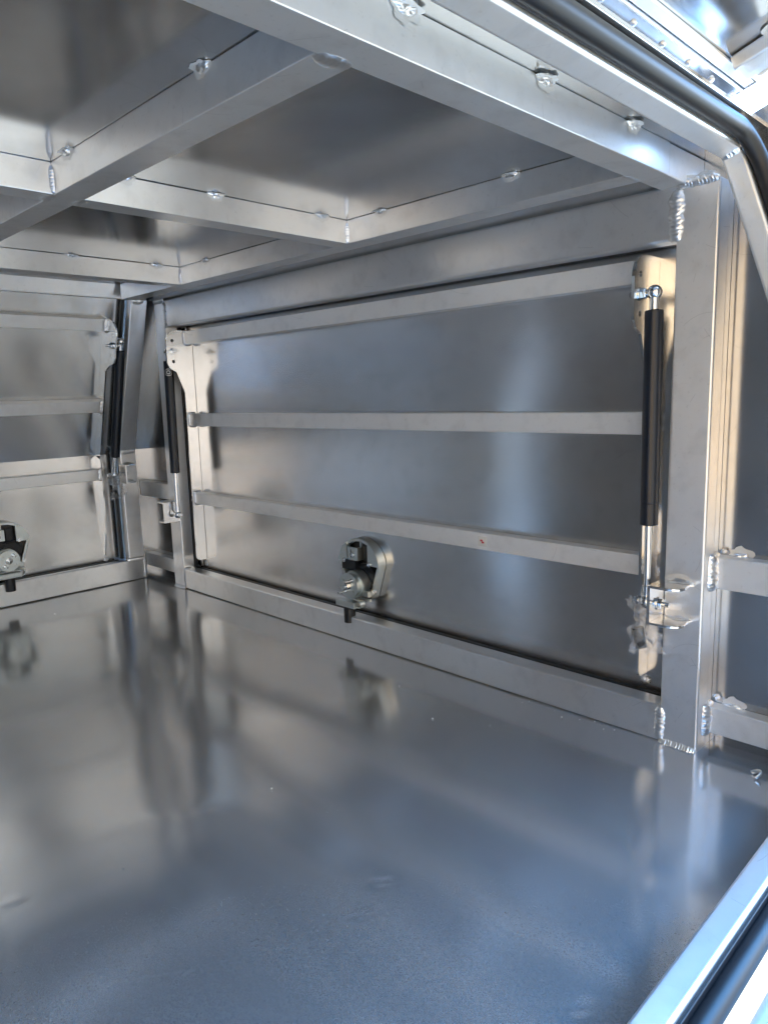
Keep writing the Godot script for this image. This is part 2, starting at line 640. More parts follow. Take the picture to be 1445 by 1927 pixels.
# a lump of weld: an oval dome with a small crater
func lump(mb: MB, c: Vector3, N: Vector3, T: Vector3, lt: float, lb: float, h: float, s: int) -> void:
	var f := noise(1.0, 2, s)
	var B := N.cross(T).normalized()
	var rows := []
	var k := 12
	for i in k + 1:
		var line := PackedVector3Array()
		for j in k + 1:
			var x := -1.0 + 2.0 * i / k
			var y := -1.0 + 2.0 * j / k
			var u := x * sqrt(1.0 - y * y / 2.0)
			var w := y * sqrt(1.0 - x * x / 2.0)
			var r := sqrt(u * u + w * w)
			var sc := 1.0 + 0.45 * f.get_noise_2d(u * 1.5 + s, w * 1.5)
			var z := h * (pow(maxf(0.0, 1.0 - r * r), 0.6) * (0.75 + 0.5 * f.get_noise_2d(u * 2.2, w * 2.2 + 5.0)) - 0.22 * exp(-pow((r - 0.05) / 0.25, 2.0)))
			line.append(c + T * u * lt * sc + B * w * lb * sc + N * (z - 0.0003))
		rows.append(line)
	mb.grid(rows, N)


# pale etched ring left round a weld on one face: half an oval lying on the face, growing from the seam along A
func halo(mb: MB, c: Vector3, N: Vector3, T: Vector3, A: Vector3, rt: float, ra: float, s: int) -> void:
	var f := noise(1.0, 2, s)
	var k := 14
	for i in k:
		var q := []
		for e in 2:
			var a := PI * (i + e) / k
			var w := 1.0 + 0.34 * f.get_noise_2d(cos(a) * 1.2 + s * 3.0, sin(a) * 1.2)
			q.append(c + T * cos(a) * rt * w + A * sin(a) * ra * w + N * 0.0003)
		mb.tri(c + N * 0.0005, q[0], q[1], N, N, N)


# tack weld where two faces meet along T; A and B point from the seam into the two faces
func tack(parent: Node, c: Vector3, T: Vector3, A: Vector3, B: Vector3, size := 1.0) -> void:
	size *= 1.12
	var s := rng.randi() % 1000
	var N := (A + B).normalized()
	var mb := MB.new()
	lump(mb, c + N * 0.0005, N, T, 0.0092 * size, 0.0072 * size, 0.0048 * size, s)
	var o := part(mb, "weld_tack", M.weld, parent)
	var hb := MB.new()
	halo(hb, c, B, T, A, 0.0125 * size, 0.0088 * size, s + 1)
	halo(hb, c, A, T, B, 0.0125 * size, 0.0088 * size, s + 2)
	if parent.get_parent() == self:
		part(hb, "heat_mark", M.etch, o)
	else:
		part(hb, "heat_mark", M.etch, parent)


func seam(parent: Node, path: Array, N: Vector3, width := 0.009, height := 0.0032, pitch := 0.0042) -> MeshInstance3D:
	var mb := MB.new()
	bead(mb, path, N.normalized(), width * 1.6, height * 1.25, pitch, rng.randi() % 1000)
	var o := part(mb, "weld_seam", M.weld, parent)
	mb = MB.new()
	bead(mb, path, N.normalized(), width * 2.2, 0.0010, 0.02, rng.randi() % 1000)
	part(mb, "heat_mark", M.etch, o if parent.get_parent() == self else parent)
	return o


# inner face of the far side wall (side = -1) or of the near side (side = 1), moved outwards by off along z
func zside(side: float, y: float, off := 0.0) -> float:
	var half := 0.8535 + off - SLOPE * maxf(0.0, y - YB)
	return ZC + side * half


func arc(c: Vector2, r: float, a0: float, a1: float, k := 8) -> PackedVector2Array:
	var p := PackedVector2Array()
	for i in k + 1:
		var a := deg_to_rad(lerpf(a0, a1, float(i) / k))
		p.append(c + Vector2(cos(a), sin(a)) * r)
	return p


func circle(c: Vector2, r: float, k := 14) -> PackedVector2Array:
	var p := PackedVector2Array()
	for i in k:
		p.append(c + Vector2.from_angle(TAU * i / k) * r)
	return p


func nut(mb: MB, p: Vector3, d: Vector3, r: float, h: float, turn := 0.0) -> void:
	var s := d.cross(Vector3.UP if absf(d.y) < 0.9 else Vector3.RIGHT).normalized()
	var u := s.cross(d)
	var pts := PackedVector2Array()
	for i in 6:
		pts.append(Vector2.from_angle(TAU * i / 6 + turn) * r)
	mb.plate(pts, [], p, s, u, d, h, 0.0006)


func _ready() -> void:
	rng.seed = 5
	# camera, sky, sun, exposure
	var cam := Camera3D.new()
	cam.name = "camera"
	var yaw := deg_to_rad(44.8915)
	var pitch := deg_to_rad(9.27957)
	var roll := deg_to_rad(-1.68965)
	var fw := Vector3(sin(yaw) * cos(pitch), -sin(pitch), -cos(yaw) * cos(pitch))
	var ri := Vector3(cos(yaw), 0, sin(yaw))
	var up := ri.cross(fw)
	var r2 := ri * cos(roll) + up * sin(roll)
	var u2 := up * cos(roll) - ri * sin(roll)
	cam.transform = Transform3D(Basis(r2, u2, -fw), Vector3(0, 0.5, 0))
	cam.fov = 70.583
	cam.near = 0.02
	cam.far = 900.0
	add_child(cam)
	var env := Environment.new()
	env.background_mode = Environment.BG_SKY
	var sky := Sky.new()
	var sm := ProceduralSkyMaterial.new()
	sm.sky_top_color = Color(0.33, 0.61, 0.89)
	sm.sky_horizon_color = Color(0.78, 0.87, 0.96)
	sm.sky_curve = 0.2
	sm.sky_energy_multiplier = 1.0
	sm.ground_bottom_color = Color(0.4, 0.38, 0.34)
	sm.ground_horizon_color = Color(0.7, 0.72, 0.72)
	sky.sky_material = sm
	env.sky = sky
	env.background_energy_multiplier = 3.1
	env.tonemap_mode = Environment.TONE_MAPPER_LINEAR
	env.tonemap_exposure = 5.4
	env.sdfgi_enabled = true
	env.ssao_enabled = true
	env.ssil_enabled = true
	var we := WorldEnvironment.new()
	we.name = "environment"
	we.environment = env
	add_child(we)
	var sun := DirectionalLight3D.new()
	sun.name = "sun"
	sun.light_energy = 1.15
	sun.light_color = Color(1.0, 0.95, 0.84)
	sun.light_angular_distance = 0.5
	sun.shadow_enabled = true
	add_child(sun)
	sun.look_at_from_position(Vector3(0.78, 0.76, -0.24), Vector3.ZERO)

	make_materials()
	setting()
	roof()
	rear_frame()
	side_frames()
	corner_panels()
	rear_door()
	side_door()
	locks()
	struts()
	hatch()
	small_things()


# ---------------------------------------------------------------- the setting
func setting() -> void:
	var mb := MB.new()
	mb.quad(Vector3(-400, -0.85, -400), Vector3(400, -0.85, -400), Vector3(400, -0.85, 400), Vector3(-400, -0.85, 400), Vector3.UP)
	var g := part(mb, "ground", M.concrete, self)
	tag(g, "pale sunlit concrete yard below the canopy", "", "", "structure")
	mb = MB.new()
	mb.box(Vector3(-5.2, -0.85, -0.3), Vector3(-5.0, 3.9, 4.199), 2, 0.01, 2)
	var w := part(mb, "yard_wall", M.render, self)
	tag(w, "tan rendered yard wall, mirrored as warm strips by the right post", "wall")
	mb = MB.new()
	mb.box(Vector3(-5.2, -0.85, 4.2), Vector3(6, 3.9, 4.4), 0, 0.01, 2)
	w = part(mb, "yard_wall", M.block, self)
	tag(w, "grey beige yard wall across from the open hatch, mirrored in the doors", "wall")
	# floor: one rolled sheet, slightly buckled towards the far corner
	mb = MB.new()
	sheet(mb, Vector3(-0.90, 0, -1.99), Vector3(1.915, 0, 0), Vector3(0, 0, 1.81), Vector3.UP, 0.0013, 2.6, 51, 0.006, [
		[Vector3(0.4232, 0, -0.4724), Vector3(0.9, 0, 0.43), 0.012, 0.0065, -0.0010], [Vector3(0.4703, 0, -0.4901), Vector3(0.9, 0, 0.43), 0.010, 0.006, -0.0006],
		[Vector3(0.4722, 0, -0.2614), Vector3(0.95, 0, 0.3), 0.012, 0.0065, -0.0010], [Vector3(0.195, 0, -0.748), Vector3(0.99, 0, 0.1), 0.012, 0.0035, 0.0006],
		[Vector3(0.388, 0, -0.767), Vector3(0.86, 0, 0.5), 0.055, 0.030, 0.0007], [Vector3(0.47, 0, -1.0), Vector3(0.7, 0, -0.7), 0.14, 0.05, 0.0008], [Vector3(0.62, 0, -1.25), Vector3(0.7, 0, -0.7), 0.12, 0.05, -0.0007]])
	for i in mb.v.size():
		mb.t[i] = Vector2((mb.v[i].x + 0.5) / 1.6, (mb.v[i].z + 2.0) / 1.85)
	var fl := part(mb, "floor", M.floor, self)
	tag(fl, "bare aluminium sheet floor reflecting the doors, scuffed near the sill", "floor", "", "structure")
	# the unseen front wall behind the left edge of the picture
	mb = MB.new()
	sheet(mb, Vector3(-0.90, 0, -1.97), Vector3(0, 0.80, 0), Vector3(0, 0, 1.83), Vector3.RIGHT, 0.001, 2.0, 52, 0.05)
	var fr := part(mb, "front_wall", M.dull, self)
	tag(fr, "plain aluminium front wall of the canopy", "wall", "", "structure")
	for sd: float in [-1.0, 1.0]:
		mb = MB.new()
		mb.bar(Vector3(-0.875, 0.0, zside(sd, 0.0, 0.01)), Vector3(-0.875, YB, zside(sd, YB, 0.01)), Vector3(1, 0, 0), 0.003, 0.072, 0.0005, 1)
		mb.bar(Vector3(-0.875, YB, zside(sd, YB, 0.01)), Vector3(-0.875, 0.82, zside(sd, 0.82, 0.01)), Vector3(1, 0, 0), 0.003, 0.072, 0.0005, 1)
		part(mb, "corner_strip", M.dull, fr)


func roof() -> void:
	var mb := MB.new()
	sheet(mb, Vector3(-0.90, YT, -1.85), Vector3(1.90, 0, 0), Vector3(0, 0, 1.485), Vector3.DOWN, 0.0007, 3.0, 61, 0.02)
	var c := part(mb, "ceiling", M.sheet, self)
	tag(c, "aluminium roof sheet above the welded roof rails", "ceiling", "", "structure")
	var t := thing("roof_frame", "welded grid of square aluminium roof rails under the ceiling sheet", "roof frame", Vector3(0.4, YR, -0.95))
	var rail := func(lo: Vector3, hi: Vector3, axis: int) -> void:
		var b := MB.new()
		b.box(lo, hi, axis, 0.0011)
		part(b, "rail", M.bar_x if axis == 0 else M.bar_z, t)
	var top := YT - 0.0002
	for z in [[-0.438, -0.4005], [-0.9625, -0.925], [-1.5025, -1.465]]:
		if z[0] > -0.5:
			rail.call(Vector3(-0.88, YR, z[0]), Vector3(0.8950, top, z[1]), 0)
		else:
			for x in [[-0.88, -0.1004], [-0.063, 0.3776], [0.4154, 0.8548]]:
				rail.call(Vector3(x[0], YR + 0.0004, z[0]), Vector3(x[1], top, z[1]), 0)
	for x in [[0.378, 0.415], [-0.10, -0.0634]]:
		rail.call(Vector3(x[0], YR, -1.76), Vector3(x[1], top, -0.4384), 2)
	rail.call(Vector3(0.8552, YR, -1.75), Vector3(0.895, top, -0.4384), 2)
	# strip of roof lining above the rear header, outboard of the last rail
	var s := MB.new()
	s.box(Vector3(0.8956, YR + 0.003, -1.76), Vector3(0.999, YR + 0.007, -0.4384), 2, 0.0006)
	part(s, "lining_strip", M.sheet, t)
	s = MB.new()
	s.box(Vector3(0.8956, YR, -0.4378), Vector3(0.9988, 0.7846, -0.4006), 0, 0.002)
	part(s, "end_rail", M.bar_x, t)
	s = MB.new()
	s.box(Vector3(0.9500, YR + 0.0075, -1.79), Vector3(0.9988, 0.7846, -0.4382), 2, 0.002)
	part(s, "end_rail", M.bar_z, t)
	s = MB.new()
	s.box(Vector3(-0.88, 0.7895, -0.43), Vector3(0.925, 0.8240, -0.382), 0, 0.003)
	part(s, "edge_rail", M.bar_x, t)
	# tacks along the roof sheet
	var Z := Vector3(0, 0, 1)
	var X := Vector3(1, 0, 0)
	for z in [-0.585, -0.875, -1.22]:
		tack(t, Vector3(0.378, YT, z), Z, Vector3.DOWN, -X)
	for z in [-0.60, -0.845, -1.05, -1.36]:
		tack(t, Vector3(0.855, YT, z), Z, Vector3.DOWN, -X)
	for x in [0.30, 0.47, 0.605, 0.80, 0.10]:
		tack(t, Vector3(x, YT, -0.925), X, Vector3.DOWN, Vector3(0, 0, 1))
	for x in [0.62, 0.80, 0.45]:
		tack(t, Vector3(x, YT, -1.465), X, Vector3.DOWN, Vector3(0, 0, 1))
	for x in [0.436, 0.625, 0.80, 0.20]:
		tack(t, Vector3(x, 0.783, -0.400), X, Vector3.DOWN, Vector3(0, 0, 1), 1.1)
	# upright welds in the corners of the grid
	for e in [[0.855, -0.925, -1.0], [0.378, -0.925, -1.0], [0.855, -1.465, -1.0]]:
		seam(t, [Vector3(e[0], YR + 0.001, e[1]), Vector3(e[0], YT - 0.004, e[1])], Vector3(e[2], 0, 1), 0.009, 0.0035)
	# flat welds under the joints
	seam(t, [Vector3(0.380, YR, -0.4395), Vector3(0.414, YR, -0.4395)], Vector3.DOWN, 0.012, 0.002, 0.005)
	seam(t, [Vector3(0.3775, YR, -0.929), Vector3(0.3775, YR, -0.958)], Vector3.DOWN, 0.009, 0.0015)
	seam(t, [Vector3(0.4155, YR, -0.929), Vector3(0.4155, YR, -0.958)], Vector3.DOWN, 0.009, 0.0015)
	seam(t, [Vector3(0.8550, YR, -0.929), Vector3(0.8550, YR, -0.955)], Vector3.DOWN, 0.008, 0.0015)
	seam(t, [Vector3(0.858, YR, -0.4385), Vector3(0.892, YR, -0.4385)], Vector3.DOWN, 0.008, 0.0016)


# ---------------------------------------------------------------- frame of the rear doorway
func rear_frame() -> void:
	var t := thing("rear_door_frame", "welded aluminium box section frame around the wide rear doorway", "door frame", Vector3(0.966, 0, -1.065))
	var b := MB.new()
	b.box(Vector3(0.95, 0, -0.4135), Vector3(0.983, YR, -0.3605), 1, 0.0035)
	b.box(Vector3(0.9832, 0, -0.396), Vector3(0.999, YR, -0.3615), 1, 0.001, 1)
	part(b, "post", M.bar_y, t)
	b = MB.new()
	b.box(Vector3(0.95, 0, -1.770), Vector3(0.983, YR, -1.717), 1, 0.0035)
	b.box(Vector3(0.9832, 0, -1.769), Vector3(0.999, YR, -1.7345), 1, 0.001, 1)
	part(b, "post", M.bar_y, t)
	b = MB.new()
	b.box(Vector3(0.95, 0.682, -1.7168), Vector3(0.983, YR + 0.002, -0.4137), 2, 0.0045)
	b.box(Vector3(0.9832, 0.700, -1.7168), Vector3(0.999, YR, -0.4137), 2, 0.001, 1)
	part(b, "header", M.bar_z, t)
	b = MB.new()
	b.box(Vector3(0.95, 0.0008, -1.7168), Vector3(0.983, 0.054, -0.4137), 2, 0.0035)
	b.box(Vector3(0.9832, 0.0008, -1.7168), Vector3(0.999, 0.036, -0.4137), 2, 0.001, 1)
	part(b, "sill_rail", M.bar_z, t)
	# black seal round the doorway, seen in the gap behind the frame
	b = MB.new()
	b.box(Vector3(0.984, 0.0365, -1.7168), Vector3(0.997, 0.0530, -0.4137), 2, 0.004)
	b.box(Vector3(0.984, 0.683, -1.7168), Vector3(0.997, 0.6995, -0.4137), 2, 0.004)
	b.box(Vector3(0.984, 0.054, -0.4125), Vector3(0.997, 0.682, -0.3965), 1, 0.004)
	b.box(Vector3(0.984, 0.054, -1.7340), Vector3(0.997, 0.682, -1.7180), 1, 0.004)
	part(b, "rubber_seal", M.rubber, t)
	# welds
	var X := Vector3(-1, 0, 0)
	for e in [[-0.4136, 1.0], [-1.7169, -1.0]]:
		var z: float = e[0]
		seam(t, [Vector3(0.9503, YR - 0.004, z), Vector3(0.9503, 0.680, z)], X, 0.013, 0.0040, 0.0055)
		seam(t, [Vector3(0.9503, 0.052, z), Vector3(0.9503, 0.003, z)], X, 0.010, 0.0030, 0.0050)
		seam(t, [Vector3(0.9500, YR - 0.0005, z), Vector3(0.9500, YR - 0.0005, z + e[1] * 0.052)], Vector3(-1, -0.6, 0), 0.009, 0.0032)
		seam(t, [Vector3(0.9495, 0.001, z), Vector3(0.9495, 0.001, z + e[1] * 0.052)], Vector3(-1, 1, 0), 0.012, 0.0040, 0.0040)
		seam(t, [Vector3(0.9525, 0.0542, z), Vector3(0.972, 0.0542, z)], Vector3(0, 1, -0.3 * e[1]), 0.007, 0.0026)
	# the two U brackets that hold the lower ends of the gas struts
	for e in [[-0.4145, 1.0], [-1.7165, -1.0]]:
		var z: float = e[0]
		var sg: float = e[1]
		var br := Node3D.new()
		br.name = numbered("strut_bracket", t)
		br.position = Vector3(0.93, 0.21, z) - t.position
		t.add_child(br, true)
		b = MB.new()
		var web := PackedVector2Array([Vector2(0.905, 0.184), Vector2(0.9495, 0.184), Vector2(0.9495, 0.2375), Vector2(0.905, 0.2375)])
		b.plate(web, [circle(Vector2(0.932, 0.2075), 0.004)], Vector3(0, 0, z - 0.002), Vector3(1, 0, 0), Vector3(0, 1, 0), Vector3(0, 0, 1), 0.004)
		part(b, "web", M.plate, br)
		for y in [0.2345, 0.1840]:
			b = MB.new()
			var fl := PackedVector2Array()
			fl.append(Vector2(0.905, 0.0021))
			fl.append(Vector2(0.9495, 0.0021))
			fl.append(Vector2(0.9495, 0.040))
			fl.append_array(arc(Vector2(0.923, 0.024), 0.018, 62, 175, 7))
			b.plate(fl, [], Vector3(0, y, z), Vector3(1, 0, 0), Vector3(0, 0, sg), Vector3(0, 1, 0), 0.0035, 0.0005)
			part(b, "flange", M.plate, br)
			b = MB.new()
			lump(b, Vector3(0.9495, y + (0.0035 if y > 0.2 else 0.002), z + sg * 0.024), Vector3(-0.8, 0.6 if y > 0.2 else 0.6, 0).normalized(), Vector3(0, 0, 1), 0.0165, 0.0080, 0.0042, 31 + int(y * 100))
			part(b, "weld_tack", M.weld, br)
			b = MB.new()
			halo(b, Vector3(0.9496, y + 0.003, z + sg * 0.023), Vector3(-1, 0, 0), Vector3(0, 0, 1), Vector3.UP, 0.018, 0.011, 40 + int(y * 100))
			halo(b, Vector3(0.9496, y + 0.0034, z + sg * 0.023), Vector3.UP, Vector3(0, 0, 1), Vector3(-1, 0, 0), 0.017, 0.012, 50 + int(y * 100))
			part(b, "heat_mark", M.etch, br)
		b = MB.new()
		b.cyl(Vector3(0.932, 0.2075, z - sg * 0.014), Vector3(0.932, 0.2075, z + sg * 0.017), 0.0035, -1, 12)
		nut(b, Vector3(0.932, 0.2075, z + sg * 0.0022), Vector3(0, 0, sg), 0.0078, 0.006, 0.3)
		nut(b, Vector3(0.932, 0.2075, z - sg * 0.0080), Vector3(0, 0, sg), 0.0070, 0.005, 0.1)
		b.cyl(Vector3(0.932, 0.2075, z + sg * 0.0021), Vector3(0.932, 0.2075, z + sg * 0.0036), 0.0092, -1, 18)
		part(b, "bolt", M.chrome, br)


# ---------------------------------------------------------------- frames of the two side doorways
func side_frames() -> void:
	for side: float in [-1.0, 1.0]:
		var far := side < 0.0
		var label := "welded aluminium frame of the far side doorway, leaning in above its bend" if far else "near side doorway frame in the foreground with a fat black rubber seal"
		var t := thing("side_door_frame", label, "door frame", Vector3(0.3, 0, zside(side, 0.0)))
		var N := Vector3(0, SLOPE, side).normalized()          # outwards from the leaning part
		var S := Vector3(0, 1, -SLOPE * side).normalized()       # up along it
		var dpt := 0.024
		var out := Vector3(0, 0, side)
		var ytop := 0.750
		for x in [[0.892, 0.9375], [-0.85, -0.805]]:
			var xc: float = (x[0] + x[1]) / 2
			var p := MB.new()
			var a := Vector3(xc, 0.0603 if far else 0.0005, zside(side, 0.0)) + out * dpt / 2
			var bnd := Vector3(xc, YB - 0.001, zside(side, YB)) + out * dpt / 2
			p.bar(a, bnd, Vector3(1, 0, 0), dpt, x[1] - x[0], 0.0035)
			var b0 := Vector3(xc, YB + 0.001, zside(side, YB + 0.001)) + N * dpt / 2
			var b1 := Vector3(xc, ytop + 0.03, zside(side, ytop + 0.03)) + N * dpt / 2
			p.bar(b0, b1, Vector3(1, 0, 0), dpt, x[1] - x[0], 0.0035)
			part(p, "post", M.bar_y, t)
		# header along the top; its lower face looks down along the slope
		var hh := 0.050
		var h := MB.new()
		var hc := Vector3(0, ytop, zside(side, ytop)) + N * dpt / 2 + S * hh / 2
		h.bar(Vector3(-0.8048, hc.y, hc.z), Vector3(0.8918, hc.y, hc.z), S, dpt, hh, 0.0035)
		part(h, "header", M.bar_x, t)
		h = MB.new()
		h.box(Vector3(-0.8048, 0.0008, minf(zside(side, 0.0), zside(side, 0.0) + side * dpt)), Vector3(0.9372 if far else 0.8918, 0.058 if far else 0.0545, maxf(zside(side, 0.0), zside(side, 0.0) + side * dpt)) if not far else Vector3(0.9372, 0.060, zside(side, 0.0)), 0, 0.0035)
		part(h, "sill_rail", M.bar_x, t)
		# outer return of the frame and the seal groove
		h = MB.new()
		var oc := hc + N * (dpt / 2 + 0.010) + S * 0.002
		h.bar(Vector3(-0.85, oc.y, oc.z), Vector3(0.985, oc.y, oc.z), S, 0.018, 0.007, 0.001, 1)
		part(h, "outer_flange", M.sheet, t)
		if far:
			# seal in the gap behind the posts, header and sill
			h = MB.new()
			var z0 := zside(side, 0.0) + side * (dpt + 0.010)
			h.bar(Vector3(0.8872, 0.062, z0), Vector3(0.8872, YB, z0), Vector3(1, 0, 0), 0.015, 0.008, 0.004)
			var q0 := Vector3(0.8872, YB, zside(side, YB)) + N * (dpt + 0.010)
			var q1 := Vector3(0.8872, ytop, zside(side, ytop)) + N * (dpt + 0.010)
			h.bar(q0, q1, Vector3(1, 0, 0), 0.015, 0.008, 0.004)
			h.bar(Vector3(-0.80, 0.053, z0), Vector3(0.8755, 0.053, z0), Vector3.UP, 0.015, 0.015, 0.004)
			var hq := Vector3(0, ytop, zside(side, ytop)) + N * (dpt + 0.010) + S * 0.008
			h.bar(Vector3(-0.80, hq.y, hq.z), Vector3(0.8755, hq.y, hq.z), S, 0.015, 0.015, 0.004)
			part(h, "rubber_seal", M.rubber, t)
			# welds on the far frame
			var zt := zside(side, ytop)
			var zf := Vector3(0, -SLOPE, 1).normalized()
			seam(t, [Vector3(0.893, ytop, zt + 0.0005), Vector3(0.925, ytop, zt + 0.0005)], -N, 0.009, 0.0034)
			seam(t, [Vector3(0.892, ytop + 0.001, zt), Vector3(0.892, ytop + 0.03, zside(side, ytop + 0.03))], -N, 0.009, 0.0034)
			seam(t, [Vector3(0.894, YB, zside(side, YB) + 0.0003), Vector3(0.9355, YB, zside(side, YB) + 0.0003)], Vector3(0, -0.15, 1), 0.009, 0.0022)
			seam(t, [Vector3(0.886, 0.0605, zside(side, 0.0) + 0.0004), Vector3(0.9365, 0.0605, zside(side, 0.0) + 0.0004)], Vector3(0, 0.2, 1), 0.008, 0.0030)
			seam(t, [Vector3(0.9372, 0.060, zside(side, 0.0)), Vector3(0.9372, 0.002, zside(side, 0.0))], Vector3(0.6, 0, 1), 0.008, 0.0030)
			# bracket for the gas strut of the far door
			var br := Node3D.new()
			br.name = numbered("strut_bracket", t)
			br.position = Vector3(0.89, 0.305, -1.89) - t.position
			t.add_child(br, true)
			var zz := zside(side, 0.0)
			var w := MB.new()
			w.plate(PackedVector2Array([Vector2(0.0, 0.279), Vector2(0.036, 0.279), Vector2(0.036, 0.330), Vector2(0.0, 0.330)]), [circle(Vector2(0.018, 0.305), 0.004)], Vector3(0.886, 0, zz + 0.0005), Vector3(0, 0, 1), Vector3(0, 1, 0), Vector3(1, 0, 0), 0.004)
			part(w, "web", M.plate, br)
			for y in [0.3265, 0.279]:
				w = MB.new()
				w.plate(PackedVector2Array([Vector2(0.0041, 0.0005), Vector2(0.040, 0.0005), Vector2(0.040, 0.010), Vector2(0.030, 0.030), Vector2(0.012, 0.036), Vector2(0.0041, 0.036)]), [], Vector3(0.886, y, zz), Vector3(1, 0, 0), Vector3(0, 0, 1), Vector3(0, 1, 0), 0.0035, 0.0005)
				part(w, "flange", M.plate, br)
				w = MB.new()
				lump(w, Vector3(0.910, y + 0.003, zz + 0.001), Vector3(0, 0.7, 0.7), Vector3(1, 0, 0), 0.015, 0.006, 0.005, 70 + int(y * 100))
				part(w, "weld_tack", M.weld, br)
			w = MB.new()
			w.cyl(Vector3(0.866, 0.305, zz + 0.018), Vector3(0.900, 0.305, zz + 0.018), 0.0035, -1, 12)
			nut(w, Vector3(0.8902, 0.305, zz + 0.018), Vector3(1, 0, 0), 0.0075, 0.006)
			nut(w, Vector3(0.8775, 0.305, zz + 0.018), Vector3(1, 0, 0), 0.0068, 0.005)
			part(w, "bolt", M.chrome, br)
		else:
			# fat bulb seal that runs along the header, round the corner and down the post; a second run along the sill
			h = MB.new()
			var path := []
			var r := 0.0095
			var so := 0.010 + dpt
			var hs := Vector3(0, ytop, zside(side, ytop)) + N * so + S * 0.011
			for i in 40:
				path.append(Vector3(lerpf(-0.85, 0.858, i / 39.0), hs.y, hs.z))
			var cc := 0.045
			for i in range(1, 9):
				var a := PI / 2 * i / 8.0
				path.append(Vector3(0.858 + cc * sin(a), hs.y, hs.z) - S * cc * (1.0 - cos(a)))
			var low := Vector3(0.903, YB, zside(side, YB)) + N * so
			for i in range(1, 16):
				path.append((path[47] as Vector3).lerp(low, i / 15.0))
			for i in range(1, 14):
				path.append(Vector3(0.903, lerpf(YB, 0.05, i / 13.0), low.z + 0.001))
			h.tube(path, r, 14)
			part(h, "rubber_seal", M.rubber, t, "fat black rubber bulb seal along the header and down the post")
			h = MB.new()
			h.tube([Vector3(-0.85, 0.036, zside(side, 0.0) + so), Vector3(0.3, 0.036, zside(side, 0.0) + so), Vector3(0.92, 0.036, zside(side, 0.0) + so)], 0.0095, 14)
			h.box(Vector3(-0.85, 0.020, zside(side, 0.0) + dpt + 0.0004), Vector3(0.92, 0.050, zside(side, 0.0) + dpt + 0.0035), 0, 0.001, 2)
			part(h, "rubber_seal", M.rubber, t, "black rubber bulb seal along the sill")
			h = MB.new()
			h.box(Vector3(-0.89, -0.07, zside(side, 0.0) + dpt + 0.022), Vector3(0.98, 0.006, zside(side, 0.0) + dpt + 0.20), 0, 0.008, 6)
			part(h, "sill_ledge", M.paint, t, "pale rounded ledge outside the near sill")
			# black lip of the seal clamped on the frame
			h = MB.new()
			var lp := Vector3(0, ytop, zside(side, ytop)) + N * (dpt + 0.0022) + S * 0.016
			h.bar(Vector3(-0.80, lp.y, lp.z), Vector3(0.90, lp.y, lp.z), S, 0.0035, 0.022, 0.001, 2)
			var l0 := Vector3(0.9, YB, zside(side, YB)) + N * (dpt + 0.0022)
			var l1 := Vector3(0.9, ytop, zside(side, ytop)) + N * (dpt + 0.0022)
			h.bar(l0 + Vector3(0.012, 0, 0), l1 + Vector3(0.012, 0, 0), N, 0.022, 0.0035, 0.001, 2)
			part(h, "seal_lip", M.rubber, t)
			var cor := Vector3(0.8915, ytop, zside(side, ytop))
			seam(t, [cor + N * 0.001, cor + N * (dpt - 0.001)], -S + Vector3(-1, 0, 0), 0.008, 0.0028)
			# closing plate between the roof rail and the header
			h = MB.new()
			h.bar(Vector3(-0.89, 0.7868, -0.385), Vector3(0.902, 0.7868, -0.385), Vector3.UP, 0.034, 0.003, 0.0006, 2)
			part(h, "lining_strip", M.sheet, t)


